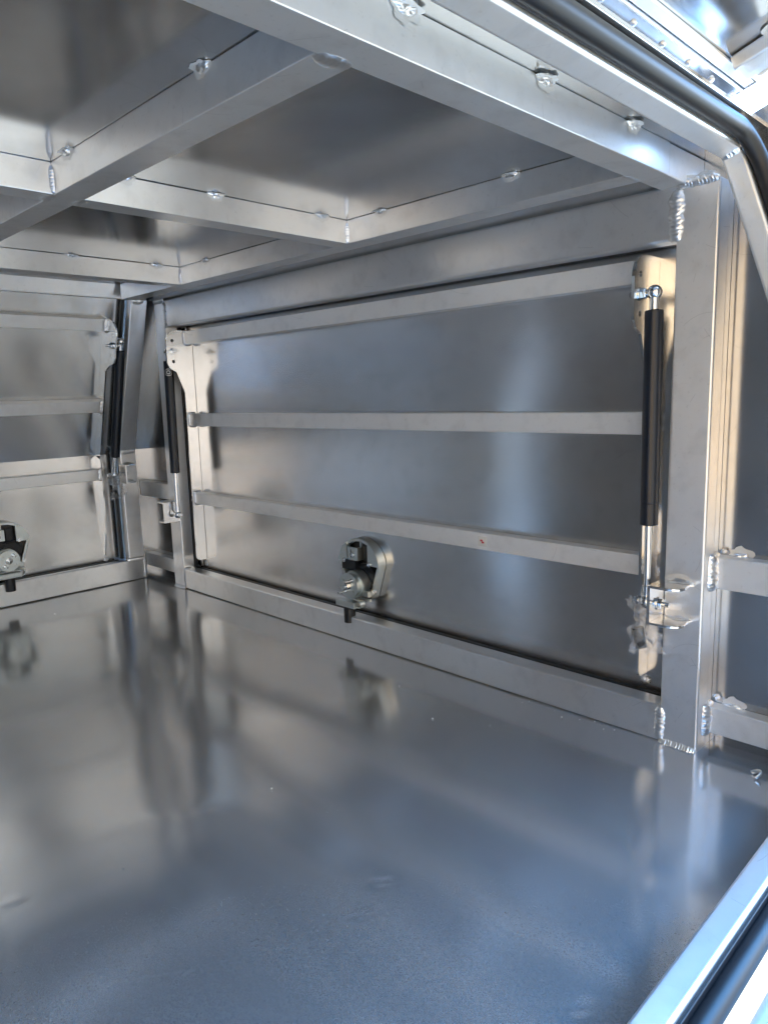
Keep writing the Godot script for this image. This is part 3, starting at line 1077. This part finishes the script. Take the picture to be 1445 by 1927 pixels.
# ---------------------------------------------------------------- fixed panels beside the rear door
func corner_panels() -> void:
	for side: float in [1.0, -1.0]:
		var t := thing("corner_panel", "right hand fixed panel with two welded ribs beside the rear door post" if side > 0 else "narrow corner panel with two short ribs left of the rear door", "wall panel", Vector3(1.0, 0, -0.25 if side > 0 else -1.87))
		var zin := -0.3600 if side > 0 else -1.7705
		var y2 := 0.80
		var off := 0.070
		# rear skin with the outline of the side wall: vertical, bent, leaning in
		var b := MB.new()
		var ol := PackedVector2Array([Vector2(zin - side * 0.065, -0.012), Vector2(zside(side, 0, off + 0.004), -0.012), Vector2(zside(side, YB, off + 0.004), YB), Vector2(zside(side, y2, off + 0.004), y2), Vector2(zin - side * 0.065, y2)])
		b.plate(ol, [], Vector3(0.9995, 0, 0), Vector3(0, 0, 1), Vector3(0, 1, 0), Vector3(1, 0, 0), 0.002)
		part(b, "rear_skin", M.sheet, t)
		# side skin from the doorway post to the corner
		b = MB.new()
		var xa := 0.9376
		var pts := [Vector3(0, -0.010, zside(side, 0.0, off)), Vector3(0, YB, zside(side, YB, off)), Vector3(0, y2 + (0.016 if side > 0 else 0.0), zside(side, y2 + (0.016 if side > 0 else 0.0), off))]
		for k in 2:
			var p0: Vector3 = pts[k]
			var p1: Vector3 = pts[k + 1]
			var nn := -side * Vector3(0, 0, 1) if k == 0 else -Vector3(0, SLOPE, side).normalized()
			b.bar(Vector3((xa + 1.001) / 2, p0.y, p0.z) - nn * 0.001, Vector3((xa + 1.001) / 2, p1.y, p1.z) - nn * 0.001, nn, 1.001 - xa, 0.002, 0.0004, 1)
		part(b, "side_skin", M.sheet, t)
		# return between post and skin
		b = MB.new()
		for k in 2:
			var p0: Vector3 = pts[k]
			var p1: Vector3 = pts[k + 1]
			var nn := Vector3(0, 0, side) if k == 0 else Vector3(0, SLOPE, side).normalized()
			b.bar(Vector3(xa + 0.001, p0.y, p0.z) - nn * 0.022, Vector3(xa + 0.001, p1.y, p1.z) - nn * 0.022, Vector3(1, 0, 0), 0.043, 0.002, 0.0004, 1)
		part(b, "post_return", M.sheet, t)
		for y in [[0.2285, 0.272], [0.022, 0.060]]:
			b = MB.new()
			var far_end := zside(side, 0.0, off - 0.002)
			b.box(Vector3(0.977, y[0], minf(zin + side * 0.0005, far_end)), Vector3(0.9992, y[1], maxf(zin + side * 0.0005, far_end)), 2, 0.002)
			part(b, "rib", M.rib_z, t)
			seam(t, [Vector3(0.972, y[1] + 0.004, zin), Vector3(0.970, y[0] - 0.003, zin)], Vector3(-1, 0, side), 0.014, 0.005, 0.0060)
			seam(t, [Vector3(0.976, y[1], zin + side * 0.001), Vector3(0.997, y[1], zin + side * 0.001)], Vector3(0, 1, side), 0.008, 0.003)
			b = MB.new()
			lump(b, Vector3(0.9985, y[1] + 0.001, zin + side * (0.028 if side > 0 else 0.06)), Vector3(-0.6, 0.8, 0), Vector3(0, 0, 1), 0.0115, 0.0065, 0.004, int(y[1] * 900))
			var wt := part(b, "weld_tack", M.weld, t)
			b = MB.new()
			halo(b, Vector3(0.9993, y[1], zin + side * (0.028 if side > 0 else 0.06)), Vector3(-1, 0, 0), Vector3(0, 0, 1), Vector3.UP, 0.016, 0.013, 8)
			part(b, "heat_mark", M.etch, wt)


# outline of the plate at a door's edge: d inwards from the skin, y up from the plate's foot
func edge_plate(foot: float, top: float, narrow: float, shoulder: float, wide: float) -> PackedVector2Array:
	var p := PackedVector2Array()
	p.append(Vector2(0.0003, foot))
	p.append_array(arc(Vector2(0.019, foot + 0.011), 0.011, -90, 0, 5))
	p.append(Vector2(0.030, narrow))
	p.append(Vector2(0.050, shoulder))
	p.append_array(arc(Vector2(wide - 0.024, shoulder + 0.026), 0.024, -60, 0, 5))
	p.append_array(arc(Vector2(wide - 0.030, top - 0.030), 0.030, 0, 90, 7))
	p.append(Vector2(0.0003, top))
	return p


func rear_door() -> void:
	var t := thing("rear_door", "wide closed rear door of bare aluminium with three cross rails", "door", Vector3(1.0, 0.06, -1.065))
	var b := MB.new()
	sheet(b, Vector3(1.0005, -0.006, -1.735), Vector3(0, 0.716, 0), Vector3(0, 0, 1.34), Vector3(-1, 0, 0), 0.0009, 2.6, 71, 0.015)
	part(b, "door_skin", M.sheet_u, t)
	for y in [[0.6385, 0.670], [0.4325, 0.464], [0.2300, 0.2600]]:
		b = MB.new()
		b.box(Vector3(0.977, y[0], -1.6788), Vector3(0.9995, y[1], -0.4602), 2, 0.0012, 2)
		part(b, "cross_rail", M.rib_z, t)
	for z in [-0.4600, -1.6830]:
		b = MB.new()
		var holes := []
		for y in [0.646, 0.6203, 0.595]:
			holes.append(circle(Vector2(0.0557, y), 0.0042))
		b.plate(edge_plate(0.078, 0.672, 0.5186, 0.5695, 0.073), holes, Vector3(1.0, 0, z), Vector3(-1, 0, 0), Vector3(0, 1, 0), Vector3(0, 0, 1), 0.004)
		var pl := part(b, "edge_plate", M.plate, t)
		# welds where the rails meet the plate
		if z < -1.0:
			for y in [[0.6385, 0.670, 0.011], [0.4325, 0.464, 0.0075], [0.2300, 0.2600, 0.0075]]:
				seam(pl, [Vector3(0.9765, y[1] + 0.002, z + 0.0042), Vector3(0.9765, y[0] - 0.001, z + 0.0042)], Vector3(-1, 0, 1), y[2], 0.0032, 0.004)
				seam(pl, [Vector3(0.976, y[0] - 0.0005, z + 0.0042), Vector3(0.997, y[0] - 0.0005, z + 0.0042)], Vector3(0, -1, 1), 0.007, 0.003, 0.004)
				if y[1] < 0.6:
					seam(pl, [Vector3(0.976, y[1] + 0.0005, z + 0.0042), Vector3(0.995, y[1] + 0.0005, z + 0.0042)], Vector3(0, 1, 1), 0.007, 0.003, 0.004)
		else:
			for y in [[0.4325, 0.464], [0.2300, 0.2600]]:
				seam(pl, [Vector3(0.9768, y[1], z - 0.0004), Vector3(0.9768, y[0], z - 0.0004)], Vector3(-1, 0, -0.5), 0.006, 0.0022, 0.004)
		b = MB.new()
		lump(b, Vector3(0.999, 0.066, z + 0.002), Vector3(-1, 0.2, 0).normalized(), Vector3(0, 0, 1), 0.008, 0.007, 0.005, 33)
		part(b, "weld_tack", M.weld, pl)
		b = MB.new()
		var zz: float = z + 0.004
		b.cyl(Vector3(0.9443, 0.6203, z - 0.010), Vector3(0.9443, 0.6203, z + 0.030), 0.0034, -1, 12)
		b.cyl(Vector3(0.9443, 0.6203, zz + 0.0002), Vector3(0.9443, 0.6203, zz + 0.0016), 0.0088, -1, 18)
		b.cyl(Vector3(0.9443, 0.6203, z - 0.0002), Vector3(0.9443, 0.6203, z - 0.0016), 0.0088, -1, 18)
		nut(b, Vector3(0.9443, 0.6203, zz + 0.0017), Vector3(0, 0, 1), 0.0074, 0.0062, 0.2)
		nut(b, Vector3(0.9443, 0.6203, z - 0.0078), Vector3(0, 0, 1), 0.0074, 0.0062, 0.5)
		part(b, "bolt", M.chrome, pl)
	# small warning sticker on the lowest rail
	b = MB.new()
	b.box(Vector3(0.9763, 0.2365, -0.7530), Vector3(0.9769, 0.2535, -0.7350), 1, 0.0001, 1)
	var st := part(b, "sticker", M.white, t, "small white sticker with a red mark on the lowest rail")
	b = MB.new()
	b.box(Vector3(0.9758, 0.2420, -0.7450), Vector3(0.97625, 0.2450, -0.7400), 1, 0.0001, 1)
	b.box(Vector3(0.9758, 0.2452, -0.7480), Vector3(0.97625, 0.2482, -0.7430), 1, 0.0001, 1)
	part(b, "red_mark", M.red, st)


func side_door() -> void:
	var off := 0.050
	var t := thing("side_door", "far side door of bent aluminium sheet with three cross rails, at left", "door", Vector3(0.26, 0.06, zside(-1, 0, off)))
	var N := Vector3(0, -SLOPE, 1).normalized()      # into the canopy, upper half
	var S := Vector3(0, 1, SLOPE).normalized()
	var yb := 0.357
	var zf := zside(-1, 0.0, off)
	var b := MB.new()
	sheet(b, Vector3(-0.83, -0.006, zf), Vector3(1.763, 0, 0), Vector3(0, yb + 0.006, 0), Vector3(0, 0, 1), 0.0012, 3.0, 81, 0.015)
	part(b, "lower_skin", M.sheet_v, t)
	b = MB.new()
	var sk := Vector3(-0.83, yb, zf)
	sheet(b, sk, Vector3(1.763, 0, 0), S * 0.46, N, 0.0012, 3.0, 82, 0.015)
	part(b, "upper_skin", M.sheet_v, t)
	# rails: place along the slope from the bend
	var rail := func(lo: Vector3, up: Vector3, inw: Vector3, h: float) -> void:
		var m := MB.new()
		var c := lo + up * h / 2 + inw * (0.0115 + 0.0006)
		m.bar(Vector3(-0.76, c.y, c.z), Vector3(0.8440, c.y, c.z), up, 0.023, h, 0.0012, 2)
		part(m, "cross_rail", M.rib_x, t)
	var lowrail := Vector3(0, 0.2894, zf)
	rail.call(lowrail, Vector3.UP, Vector3(0, 0, 1), 0.030)
	for y in [0.480, 0.684]:
		var q: float = (y - yb) / S.y
		rail.call(sk * Vector3(0, 1, 1) + S * q, S, N, 0.031)
	# edge plate: lower straight piece and upper piece with the broad head
	var up2 := PackedVector2Array()
	var l1 := (0.707 - yb) / S.y + 0.008
	up2 = edge_plate(-0.001, l1, l1 - 0.132, l1 - 0.113, 0.075)
	up2[0] = Vector2(0.0003, -0.001)
	for k in range(1, 7):
		up2[k] = Vector2(0.0003, -0.001).lerp(Vector2(0.030, -0.001), k / 6.0)
	var holes := []
	for y in [l1 - 0.033, l1 - 0.059, l1 - 0.085]:
		holes.append(circle(Vector2(0.058, y), 0.0042))
	b = MB.new()
	b.plate(up2, holes, sk * Vector3(0, 1, 1) + Vector3(0.8445, 0, 0), N, S, Vector3(1, 0, 0), 0.004)
	var lowp := PackedVector2Array([Vector2(0.0003, 0.076), Vector2(0.004, 0.076), Vector2(0.019, 0.140), Vector2(0.030, 0.260), Vector2(0.030, yb - 0.001), Vector2(0.0003, yb - 0.001)])
	b.plate(lowp, [], Vector3(0.8445, 0, zf), Vector3(0, 0, 1), Vector3(0, 1, 0), Vector3(1, 0, 0), 0.004)
	var pl := part(b, "edge_plate", M.plate, t)
	for e in [[0.480, 0.031], [0.684, 0.031]]:
		var c: Vector3 = sk * Vector3(0, 1, 1) + S * ((e[0] - yb) / S.y) + N * 0.0236 + Vector3(0.8440, 0, 0)
		seam(pl, [c + S * 0.034, c - S * 0.003], N + Vector3(0.4, 0, 0), 0.009, 0.004)
	seam(pl, [Vector3(0.8440, 0.322, zf + 0.0236), Vector3(0.8440, 0.287, zf + 0.0236)], Vector3(0.4, 0, 1), 0.008, 0.0035)
	b = MB.new()
	lump(b, Vector3(0.848, 0.064, zf + 0.001), Vector3(0, 0.2, 1).normalized(), Vector3(1, 0, 0), 0.007, 0.006, 0.004, 12)
	part(b, "weld_tack", M.weld, pl)
	b = MB.new()
	var bc: Vector3 = sk * Vector3(0, 1, 1) + S * (l1 - 0.059) + N * 0.058 + Vector3(0.8445, 0, 0)
	var X := Vector3(1, 0, 0)
	b.cyl(bc - X * 0.018, bc + X * 0.028, 0.0034, -1, 12)
	b.cyl(bc - X * 0.0018, bc - X * 0.0002, 0.0088, -1, 18)
	nut(b, bc - X * 0.0080, X, 0.0072, 0.006, 0.2)
	nut(b, bc + X * 0.0045, X, 0.0072, 0.006, 0.4)
	part(b, "bolt", M.chrome, pl)


# ---------------------------------------------------------------- compression locks
func locks() -> void:
	# built facing +z about the origin on the door skin, then turned into place
	var t := thing("door_lock", "round cam lock low in the middle of the rear door", "door lock", Vector3.ZERO, "cam locks on the doors")
	var ol := PackedVector2Array()
	ol.append_array(arc(Vector2(0.027, -0.049), 0.011, -90, -25, 4))
	for k in 15:
		var a := PI * k / 14
		ol.append(Vector2(cos(a) * 0.0590, 0.012 + sin(a) * 0.0500))
	ol.append_array(arc(Vector2(-0.027, -0.049), 0.011, 205, 270, 4))
	var inner := Geometry2D.offset_polygon(ol, -0.006, Geometry2D.JOIN_ROUND)[0]
	var b := MB.new()
	var U := Vector3(1, 0, 0)
	var V := Vector3(0, 1, 0)
	var W := Vector3(0, 0, 1)
	b.plate(ol.duplicate(), [inner.duplicate()], Vector3.ZERO, U, V, W, 0.0185)
	# rounded shoulder of the housing, smooth round its outline
	var rows := []
	for z in [[0.0006, 0.0010], [0.004, 0.0010], [0.0175, 0.0004], [0.0190, -0.0010]]:
		var line := PackedVector3Array()
		var ring := ol.duplicate()
		for p in ring:
			var dir := (p as Vector2).normalized()
			line.append(Vector3(p.x + dir.x * z[1], p.y + dir.y * z[1], z[0]))
		line.append(line[0])
		rows.append(line)
	b.grid(rows, Vector3.UP if false else Vector3(0, 0, 0), true)
	part(b, "housing", M.zinc, t)
	b = MB.new()
	b.plate(inner.duplicate(), [], Vector3(0, 0, 0.001), U, V, W, 0.003)
	b.box(Vector3(-0.046, -0.006, 0.005), Vector3(-0.006, 0.016, 0.024), 0, 0.003)
	b.cyl(Vector3(0.012, -0.016, 0.004), Vector3(0.012, -0.016, 0.014), 0.030, 0.027, 28)
	b.box(Vector3(0.006, 0.005, 0.004), Vector3(0.024, 0.044, 0.011), 1, 0.002)
	b.cyl(Vector3(0.010, 0.004, 0.010), Vector3(0.034, -0.030, 0.013), 0.004, -1, 12)
	b.cyl(Vector3(0.002, 0.008, 0.014), Vector3(0.030, 0.012, 0.014), 0.003, -1, 12)
	part(b, "mechanism", M.mech, t)
	# cover plates at the two upper sides, cut off straight inside and below
	for sg in [1.0, -1.0]:
		var cp := PackedVector2Array()
		var cut := 0.029 if sg > 0 else 0.036
		cp.append(Vector2(cut, 0.010))
		cp.append(Vector2(0.0585, 0.010))
		for k in 9:
			var a := lerpf(0.0, acos(cut / 0.0590), k / 8.0)
			cp.append(Vector2(cos(a) * 0.0586, 0.012 + sin(a) * 0.0497))
		for i in cp.size():
			cp[i].x *= sg
		b = MB.new()
		b.plate(cp, [], Vector3(0, 0, 0.0190), U, V, W, 0.0022)
		b.box(Vector3(minf(cut * sg, (cut - 0.002) * sg), 0.010, 0.010), Vector3(maxf(cut * sg, (cut - 0.002) * sg), 0.050, 0.0210), 1, 0.0004, 1)
		part(b, "cover_plate", M.zinc, t)
	# small slotted bracket in the upper opening
	b = MB.new()
	b.plate(PackedVector2Array([Vector2(-0.028, 0.016), Vector2(-0.002, 0.016), Vector2(-0.002, 0.043), Vector2(-0.028, 0.043)]), [PackedVector2Array([Vector2(-0.022, 0.020), Vector2(-0.018, 0.020), Vector2(-0.018, 0.038), Vector2(-0.022, 0.038)])], Vector3(0, 0, 0.021), U, V, W, 0.002)
	b.box(Vector3(-0.002, 0.016, 0.004), Vector3(0.0, 0.043, 0.023), 1, 0.0004, 1)
	b.box(Vector3(-0.006, 0.043, 0.004), Vector3(-0.002, 0.056, 0.010), 1, 0.0004, 1)
	part(b, "slotted_bracket", M.zinc, t)
	for s in [Vector3(0.033, 0.013, 0.0213), Vector3(-0.041, 0.013, 0.0213), Vector3(0.041, -0.043, 0.0165), Vector3(-0.014, 0.027, 0.0231)]:
		b = MB.new()
		b.cyl(s, s + W * 0.003, 0.0052, 0.0045, 16)
		b.cyl(s + W * 0.003, s + W * 0.0050, 0.0022, 0.0018, 10)
		part(b, "screw", M.chrome, t)
	# cam: stepped drum and round front disc with two pins
	var c := Vector3(-0.0035, -0.0314, -0.0125)
	b = MB.new()
	b.cyl(c + W * 0.015, c + W * 0.046, 0.0285, -1, 30)
	b.cyl(c + W * 0.046, c + W * 0.0555, 0.0235, -1, 30)
	b.box(c + Vector3(0.020, -0.022, 0.030), c + Vector3(0.038, -0.010, 0.042), 0, 0.001)
	b.box(c + Vector3(0.012, -0.031, 0.036), c + Vector3(0.042, -0.026, 0.041), 0, 0.001)
	part(b, "cam_drum", M.zinc, t)
	b = MB.new()
	var dh := []
	for a in [-35.0, 145.0]:
		dh.append(circle(Vector2.from_angle(deg_to_rad(a)) * 0.0175, 0.0025, 10))
	b.plate(circle(Vector2.ZERO, 0.0265, 36), dh, c + W * 0.0557, U, V, W, 0.0038)
	part(b, "cam_disc", M.zinc, t)
	for a in [50.0, 230.0]:
		b = MB.new()
		var p := c + Vector3(cos(deg_to_rad(a)), sin(deg_to_rad(a)), 0) * 0.0165
		b.cyl(p + W * 0.0592, p + W * 0.0612, 0.0046, 0.004, 16)
		b.cyl(p + W * 0.060, p + W * 0.078, 0.0026, 0.0022, 12)
		part(b, "cam_pin", M.chrome, t)
	b = MB.new()
	b.cyl(c + W * 0.0597, c + W * 0.0612, 0.0085, -1, 20)
	nut(b, c + W * 0.0613, W, 0.0068, 0.0052, 0.2)
	b.cyl(c + W * 0.066, c + W * 0.0735, 0.0032, 0.0028, 12)
	part(b, "centre_bolt", M.chrome, t)
	# hooked strip, tray and black rubber buffer pin hanging below
	b = MB.new()
	var hk := []
	for k in 9:
		var a := lerpf(PI * 0.5, -PI * 0.5, k / 8.0)
		hk.append(Vector3(0.024 + cos(a) * 0.007, -0.0665 + sin(a) * 0.007, 0.040))
	hk.push_front(Vector3(0.008, -0.0575, 0.040))
	hk.append(Vector3(0.002, -0.0740, 0.040))
	b.tube(hk, 0.0016, 8, 0.008, Vector3(0, 0, 1))
	b.box(Vector3(-0.034, -0.0745, 0.030), Vector3(0.020, -0.0722, 0.056), 0, 0.001)
	b.box(Vector3(-0.034, -0.0721, 0.054), Vector3(0.020, -0.0640, 0.056), 0, 0.0006)
	b.box(Vector3(-0.034, -0.0639, 0.036), Vector3(0.020, -0.0620, 0.056), 0, 0.0006)
	b.box(Vector3(0.0085, -0.0721, 0.036), Vector3(0.020, -0.0640, 0.0538), 1, 0.0006)
	part(b, "latch_tray", M.zinc, t)
	b = MB.new()
	b.cyl(Vector3(-0.006, -0.0747, 0.044), Vector3(-0.006, -0.108, 0.044), 0.0122, 0.0118, 22)
	part(b, "buffer_pin", M.rubber, t)
	t.transform = Transform3D(Basis(Vector3(0, 0, 1), Vector3(0, 1, 0), Vector3(-1, 0, 0)), Vector3(0.9995, 0.1487, -1.061))
	var d: Node3D = t.duplicate()
	d.name = numbered("door_lock", self)
	add_child(d, true)
	d.set_meta("label", "round cam lock on the far side door, cut by the left edge of the photo")
	d.transform = Transform3D(Basis.IDENTITY, Vector3(0.583, 0.1487, zside(-1, 0, 0.040) + 0.0005))


# ---------------------------------------------------------------- gas struts
func strut(label: String, top: Vector3, bottom: Vector3, hand: Vector3, badge: Vector3) -> void:
	var t := thing("gas_strut", label, "gas strut", bottom, "gas struts on the closed doors")
	var d := (bottom - top).normalized()
	var a := top + d * 0.023
	var e := a + d * 0.284
	var b := MB.new()
	b.lathe(a, d, [Vector2(0, 0.0), Vector2(0, 0.0109), Vector2(0.0012, 0.0119), Vector2(0.252, 0.0119), Vector2(0.2535, 0.0114), Vector2(0.255, 0.0119), Vector2(0.2828, 0.0119), Vector2(0.284, 0.0100), Vector2(0.284, 0.0)], 28)
	var tb := part(b, "cylinder", M.black, t)
	b = MB.new()
	b.cyl(e - d * 0.002, bottom - d * 0.020, 0.0049, -1, 20)
	part(b, "rod", M.chrome, t)
	for k in 2:
		var p := top if k == 0 else bottom
		var w := d if k == 0 else -d
		b = MB.new()
		b.ball(p, 0.0098, Vector3.ONE, 20)
		b.lathe(p + w * 0.006, w, [Vector2(0, 0.0066), Vector2(0.004, 0.0062), Vector2(0.016, 0.0062), Vector2(0.0165, 0.0056)], 20)
		b.cyl(p, p + hand * 0.018, 0.0042, -1, 12)
		nut(b, p + hand * 0.0105, hand, 0.0062, 0.004)
		part(b, "ball_end", M.chrome, t)
	if badge != Vector3.ZERO:
		# oval white maker's label on the cylinder
		var c := a + d * 0.028
		var s := d.cross(badge).normalized()
		for q in [[0.0121, 0.0090, 0.0095, M.white], [0.01225, 0.0068, 0.0070, M.mech], [0.0124, 0.0052, 0.0052, M.white], [0.01255, 0.0028, 0.0024, M.mech]]:
			b = MB.new()
			var k := 18
			for i in k:
				var pts := []
				for j in 2:
					var an := TAU * (i + j) / k
					var ang: float = cos(an) * q[1] / 0.011
					var ax: float = sin(an) * q[2]
					pts.append([c + d * ax + (badge * cos(ang) + s * sin(ang)) * q[0], badge * cos(ang) + s * sin(ang)])
				b.tri(c + badge * q[0], pts[0][0], pts[1][0], badge, pts[0][1], pts[1][1])
			part(b, "label", q[3], tb)


func struts() -> void:
	strut("black gas strut hanging beside the right post of the rear door", Vector3(0.9443, 0.6203, -0.4365), Vector3(0.932, 0.2075, -0.4290), Vector3(0, 0, -1), Vector3.ZERO)
	strut("black gas strut at the left edge of the rear door, partly behind its edge plate", Vector3(0.9443, 0.6203, -1.7060), Vector3(0.934, 0.2050, -1.6980), Vector3(0, 0, 1), Vector3(-0.55, 0, 0.83).normalized())
	strut("black gas strut on the far side door, leaning with the wall", Vector3(0.868, 0.6505, -1.800), Vector3(0.862, 0.305, -1.893), Vector3(-1, 0, 0), Vector3(-0.1, 0.2, 0.97).normalized())


# ---------------------------------------------------------------- the open hatch overhead
func hatch() -> void:
	var t := thing("open_hatch", "open side hatch of ribbed aluminium overhead, hinged along the roof edge", "hatch", Vector3(0.3, 0.83, -0.355))
	var H := Vector3(0, 0.832, -0.352)
	var D := Vector3(0, 0.316, 0.949).normalized()      # out and up along the open leaf
	var N := D.cross(Vector3(1, 0, 0)).normalized()     # which way its inside looks
	if N.y > 0:
		N = -N
	var b := MB.new()
	var sk := H + N * -0.0055
	sheet(b, Vector3(-0.85, sk.y, sk.z), Vector3(1.795, 0, 0), D * 0.44, N, 0.001, 3.0, 91, 0.04)
	part(b, "upper_skin", M.sheet, t)
	b = MB.new()
	var D2 := Vector3(0, -0.02, 1).normalized()
	var k2 := sk + D * 0.441
	sheet(b, Vector3(-0.85, k2.y, k2.z), Vector3(1.795, 0, 0), D2 * 0.37, Vector3(0, -1, 0), 0.001, 3.0, 92, 0.05)
	part(b, "lower_skin", M.sheet, t)
	# hinge leaf with rivets, then a folded ridge and the first rail
	b = MB.new()
	var p0 := H - D * 0.0085
	b.bar(Vector3(-0.85, p0.y, p0.z), Vector3(0.944, p0.y, p0.z), N, 0.041, 0.002, 0.0006, 2)
	part(b, "hinge_leaf", M.sheet, t)
	b = MB.new()
	var p1 := H + D * 0.0135 + N * 0.0005
	b.bar(Vector3(-0.85, p1.y, p1.z), Vector3(0.945, p1.y, p1.z), N, 0.003, 0.0045, 0.0013, 3)
	part(b, "hinge_knuckle", M.bar_x, t)
	b = MB.new()
	var p2 := H + D * 0.0225 - N * 0.0020
	b.bar(Vector3(-0.85, p2.y, p2.z), Vector3(0.944, p2.y, p2.z), N, 0.012, 0.005, 0.0015, 4)
	part(b, "hinge_rail", M.bar_x, t)
	for k in 22:
		var x := 0.9374 - k * 0.0618
		b = MB.new()
		var q := H + D * 0.004 + N * 0.0012
		b.ball(Vector3(x, q.y, q.z), 0.0040, Vector3(1, 0.7, 1), 12)
		part(b, "rivet", M.weld, t)
	# rail across the leaf near its end and the turned edge beyond
	b = MB.new()
	var q0 := H + D * 0.0300 + N * 0.0035
	b.bar(Vector3(0.887, q0.y, q0.z), Vector3(0.887, q0.y, q0.z) + D * 0.36, N, 0.042, 0.016, 0.003, 4)
	part(b, "cross_rail", M.bar_z, t)
	b = MB.new()
	b.bar(Vector3(0.30, q0.y, q0.z), Vector3(0.30, q0.y, q0.z) + D * 0.36, N, 0.042, 0.016, 0.003, 4)
	part(b, "cross_rail", M.bar_z, t)
	b = MB.new()
	b.bar(Vector3(0.9265, H.y, H.z) + D * 0.030 + N * 0.001, Vector3(0.9265, H.y, H.z) + D * 0.44 + N * 0.001, N, 0.036, 0.002, 0.0006, 2)
	b.bar(Vector3(0.945, H.y, H.z) + D * 0.0 - N * 0.014, Vector3(0.945, H.y, H.z) + D * 0.44 - N * 0.014, N, 0.003, 0.032, 0.0006, 2)
	part(b, "end_flange", M.sheet, t)
	var c := Vector3(0.8645, q0.y, q0.z) + D * 0.050 - N * 0.008
	tack(t, c, D, Vector3(-1, 0, 0), N, 1.2)
	c = Vector3(0.9095, H.y, H.z) + D * 0.055 + N * 0.0021
	tack(t, c, D, Vector3(1, 0, 0), N, 1.3)


# ---------------------------------------------------------------- small loose things
func bag(called: String, label: String, c: Vector3, U: Vector3, V: Vector3, s: int) -> void:
	var t := thing(called, label, "plastic bag", c, "clear bags left on the strut ends")
	var f := noise(1.0, 3, s)
	var N := U.cross(V).normalized()
	for layer in 2:
		var b := MB.new()
		var rows := []
		for i in 19:
			var line := PackedVector3Array()
			for j in 19:
				var u := i / 18.0
				var w := j / 18.0
				var pinch := 1.0 - 0.5 * smoothstep(0.3, 0.0, absf(w - 0.62)) - 0.15 * absf(f.get_noise_2d(w * 5.0, 3.0))
				var fold := 0.014 * f.get_noise_3d(u * 3.5, w * 3.0, layer * 9.0) + 0.006 * absf(sin(u * 11.0 + 5.0 * f.get_noise_2d(u * 2.0, w * 2.0)))
				line.append(c + U * (u - 0.5) * pinch + V * (w - 0.5) + N * (fold + (0.006 if layer else -0.006) * sin(PI * u)) + U * 0.25 * f.get_noise_2d(w * 3.0, u * 2.0) + V * 0.12 * f.get_noise_2d(u * 5.0, w + 7.0))
			rows.append(line)
		b.grid(rows, N)
		part(b, "film", M.film, t)
	var k := MB.new()
	k.cyl(c - V * 0.05 - U * 0.18, c - V * 0.42 - U * 0.12, 0.0085, 0.008, 16)
	part(k, "black_cap", M.mech, t)


func small_things() -> void:
	bag("plastic_bag", "crumpled clear plastic bag at the foot of the right gas strut", Vector3(0.934, 0.172, -0.434), Vector3(0.02, 0, 0.040), Vector3(0.004, 0.075, -0.012), 3)
	bag("plastic_bag", "crumpled clear plastic bag at the foot of the far side door strut", Vector3(0.862, 0.272, -1.885), Vector3(0.050, 0.012, 0.0), Vector3(-0.01, 0.060, 0.006), 4)
	# curl of swarf on the floor at the right
	var t := MB.new()
	var path := []
	for i in 26:
		var a := lerpf(-0.4, 2.6, i / 25.0)
		path.append(Vector3(0.937 + cos(a) * 0.006, 0.0022 + 0.006 * sin(i / 25.0 * PI), -0.283 + sin(a) * 0.009))
	t.tube(path, 0.0014, 8, 0.0026)
	var o := part(t, "swarf_curl", M.weld, self)
	tag(o, "single bright curl of metal swarf on the floor near the right edge", "metal swarf")
	# bright specks of metal along the rear sill
	t = MB.new()
	var g := RandomNumberGenerator.new()
	g.seed = 12
	var spots := [Vector2(0.937, -0.575), Vector2(0.93, -0.63), Vector2(0.935, -0.53), Vector2(0.944, -0.51), Vector2(0.925, -0.555), Vector2(0.938, -0.475), Vector2(0.93, -0.488), Vector2(0.79, -0.70), Vector2(0.62, -1.75), Vector2(0.83, -0.62)]
	for i in 4:
		spots.append(Vector2(g.randf_range(0.5, 0.99), g.randf_range(-0.9, -0.23)))
	for s in spots:
		t.ball(Vector3(s.x, 0.0016, s.y), 0.0014 * g.randf_range(0.5, 1.3), Vector3(1.2, 0.8, 0.8), 6)
	var sp := part(t, "metal_filings", M.weld, self)
	tag(sp, "scattered bright metal filings on the floor by the rear sill", "metal filings", "", "stuff")
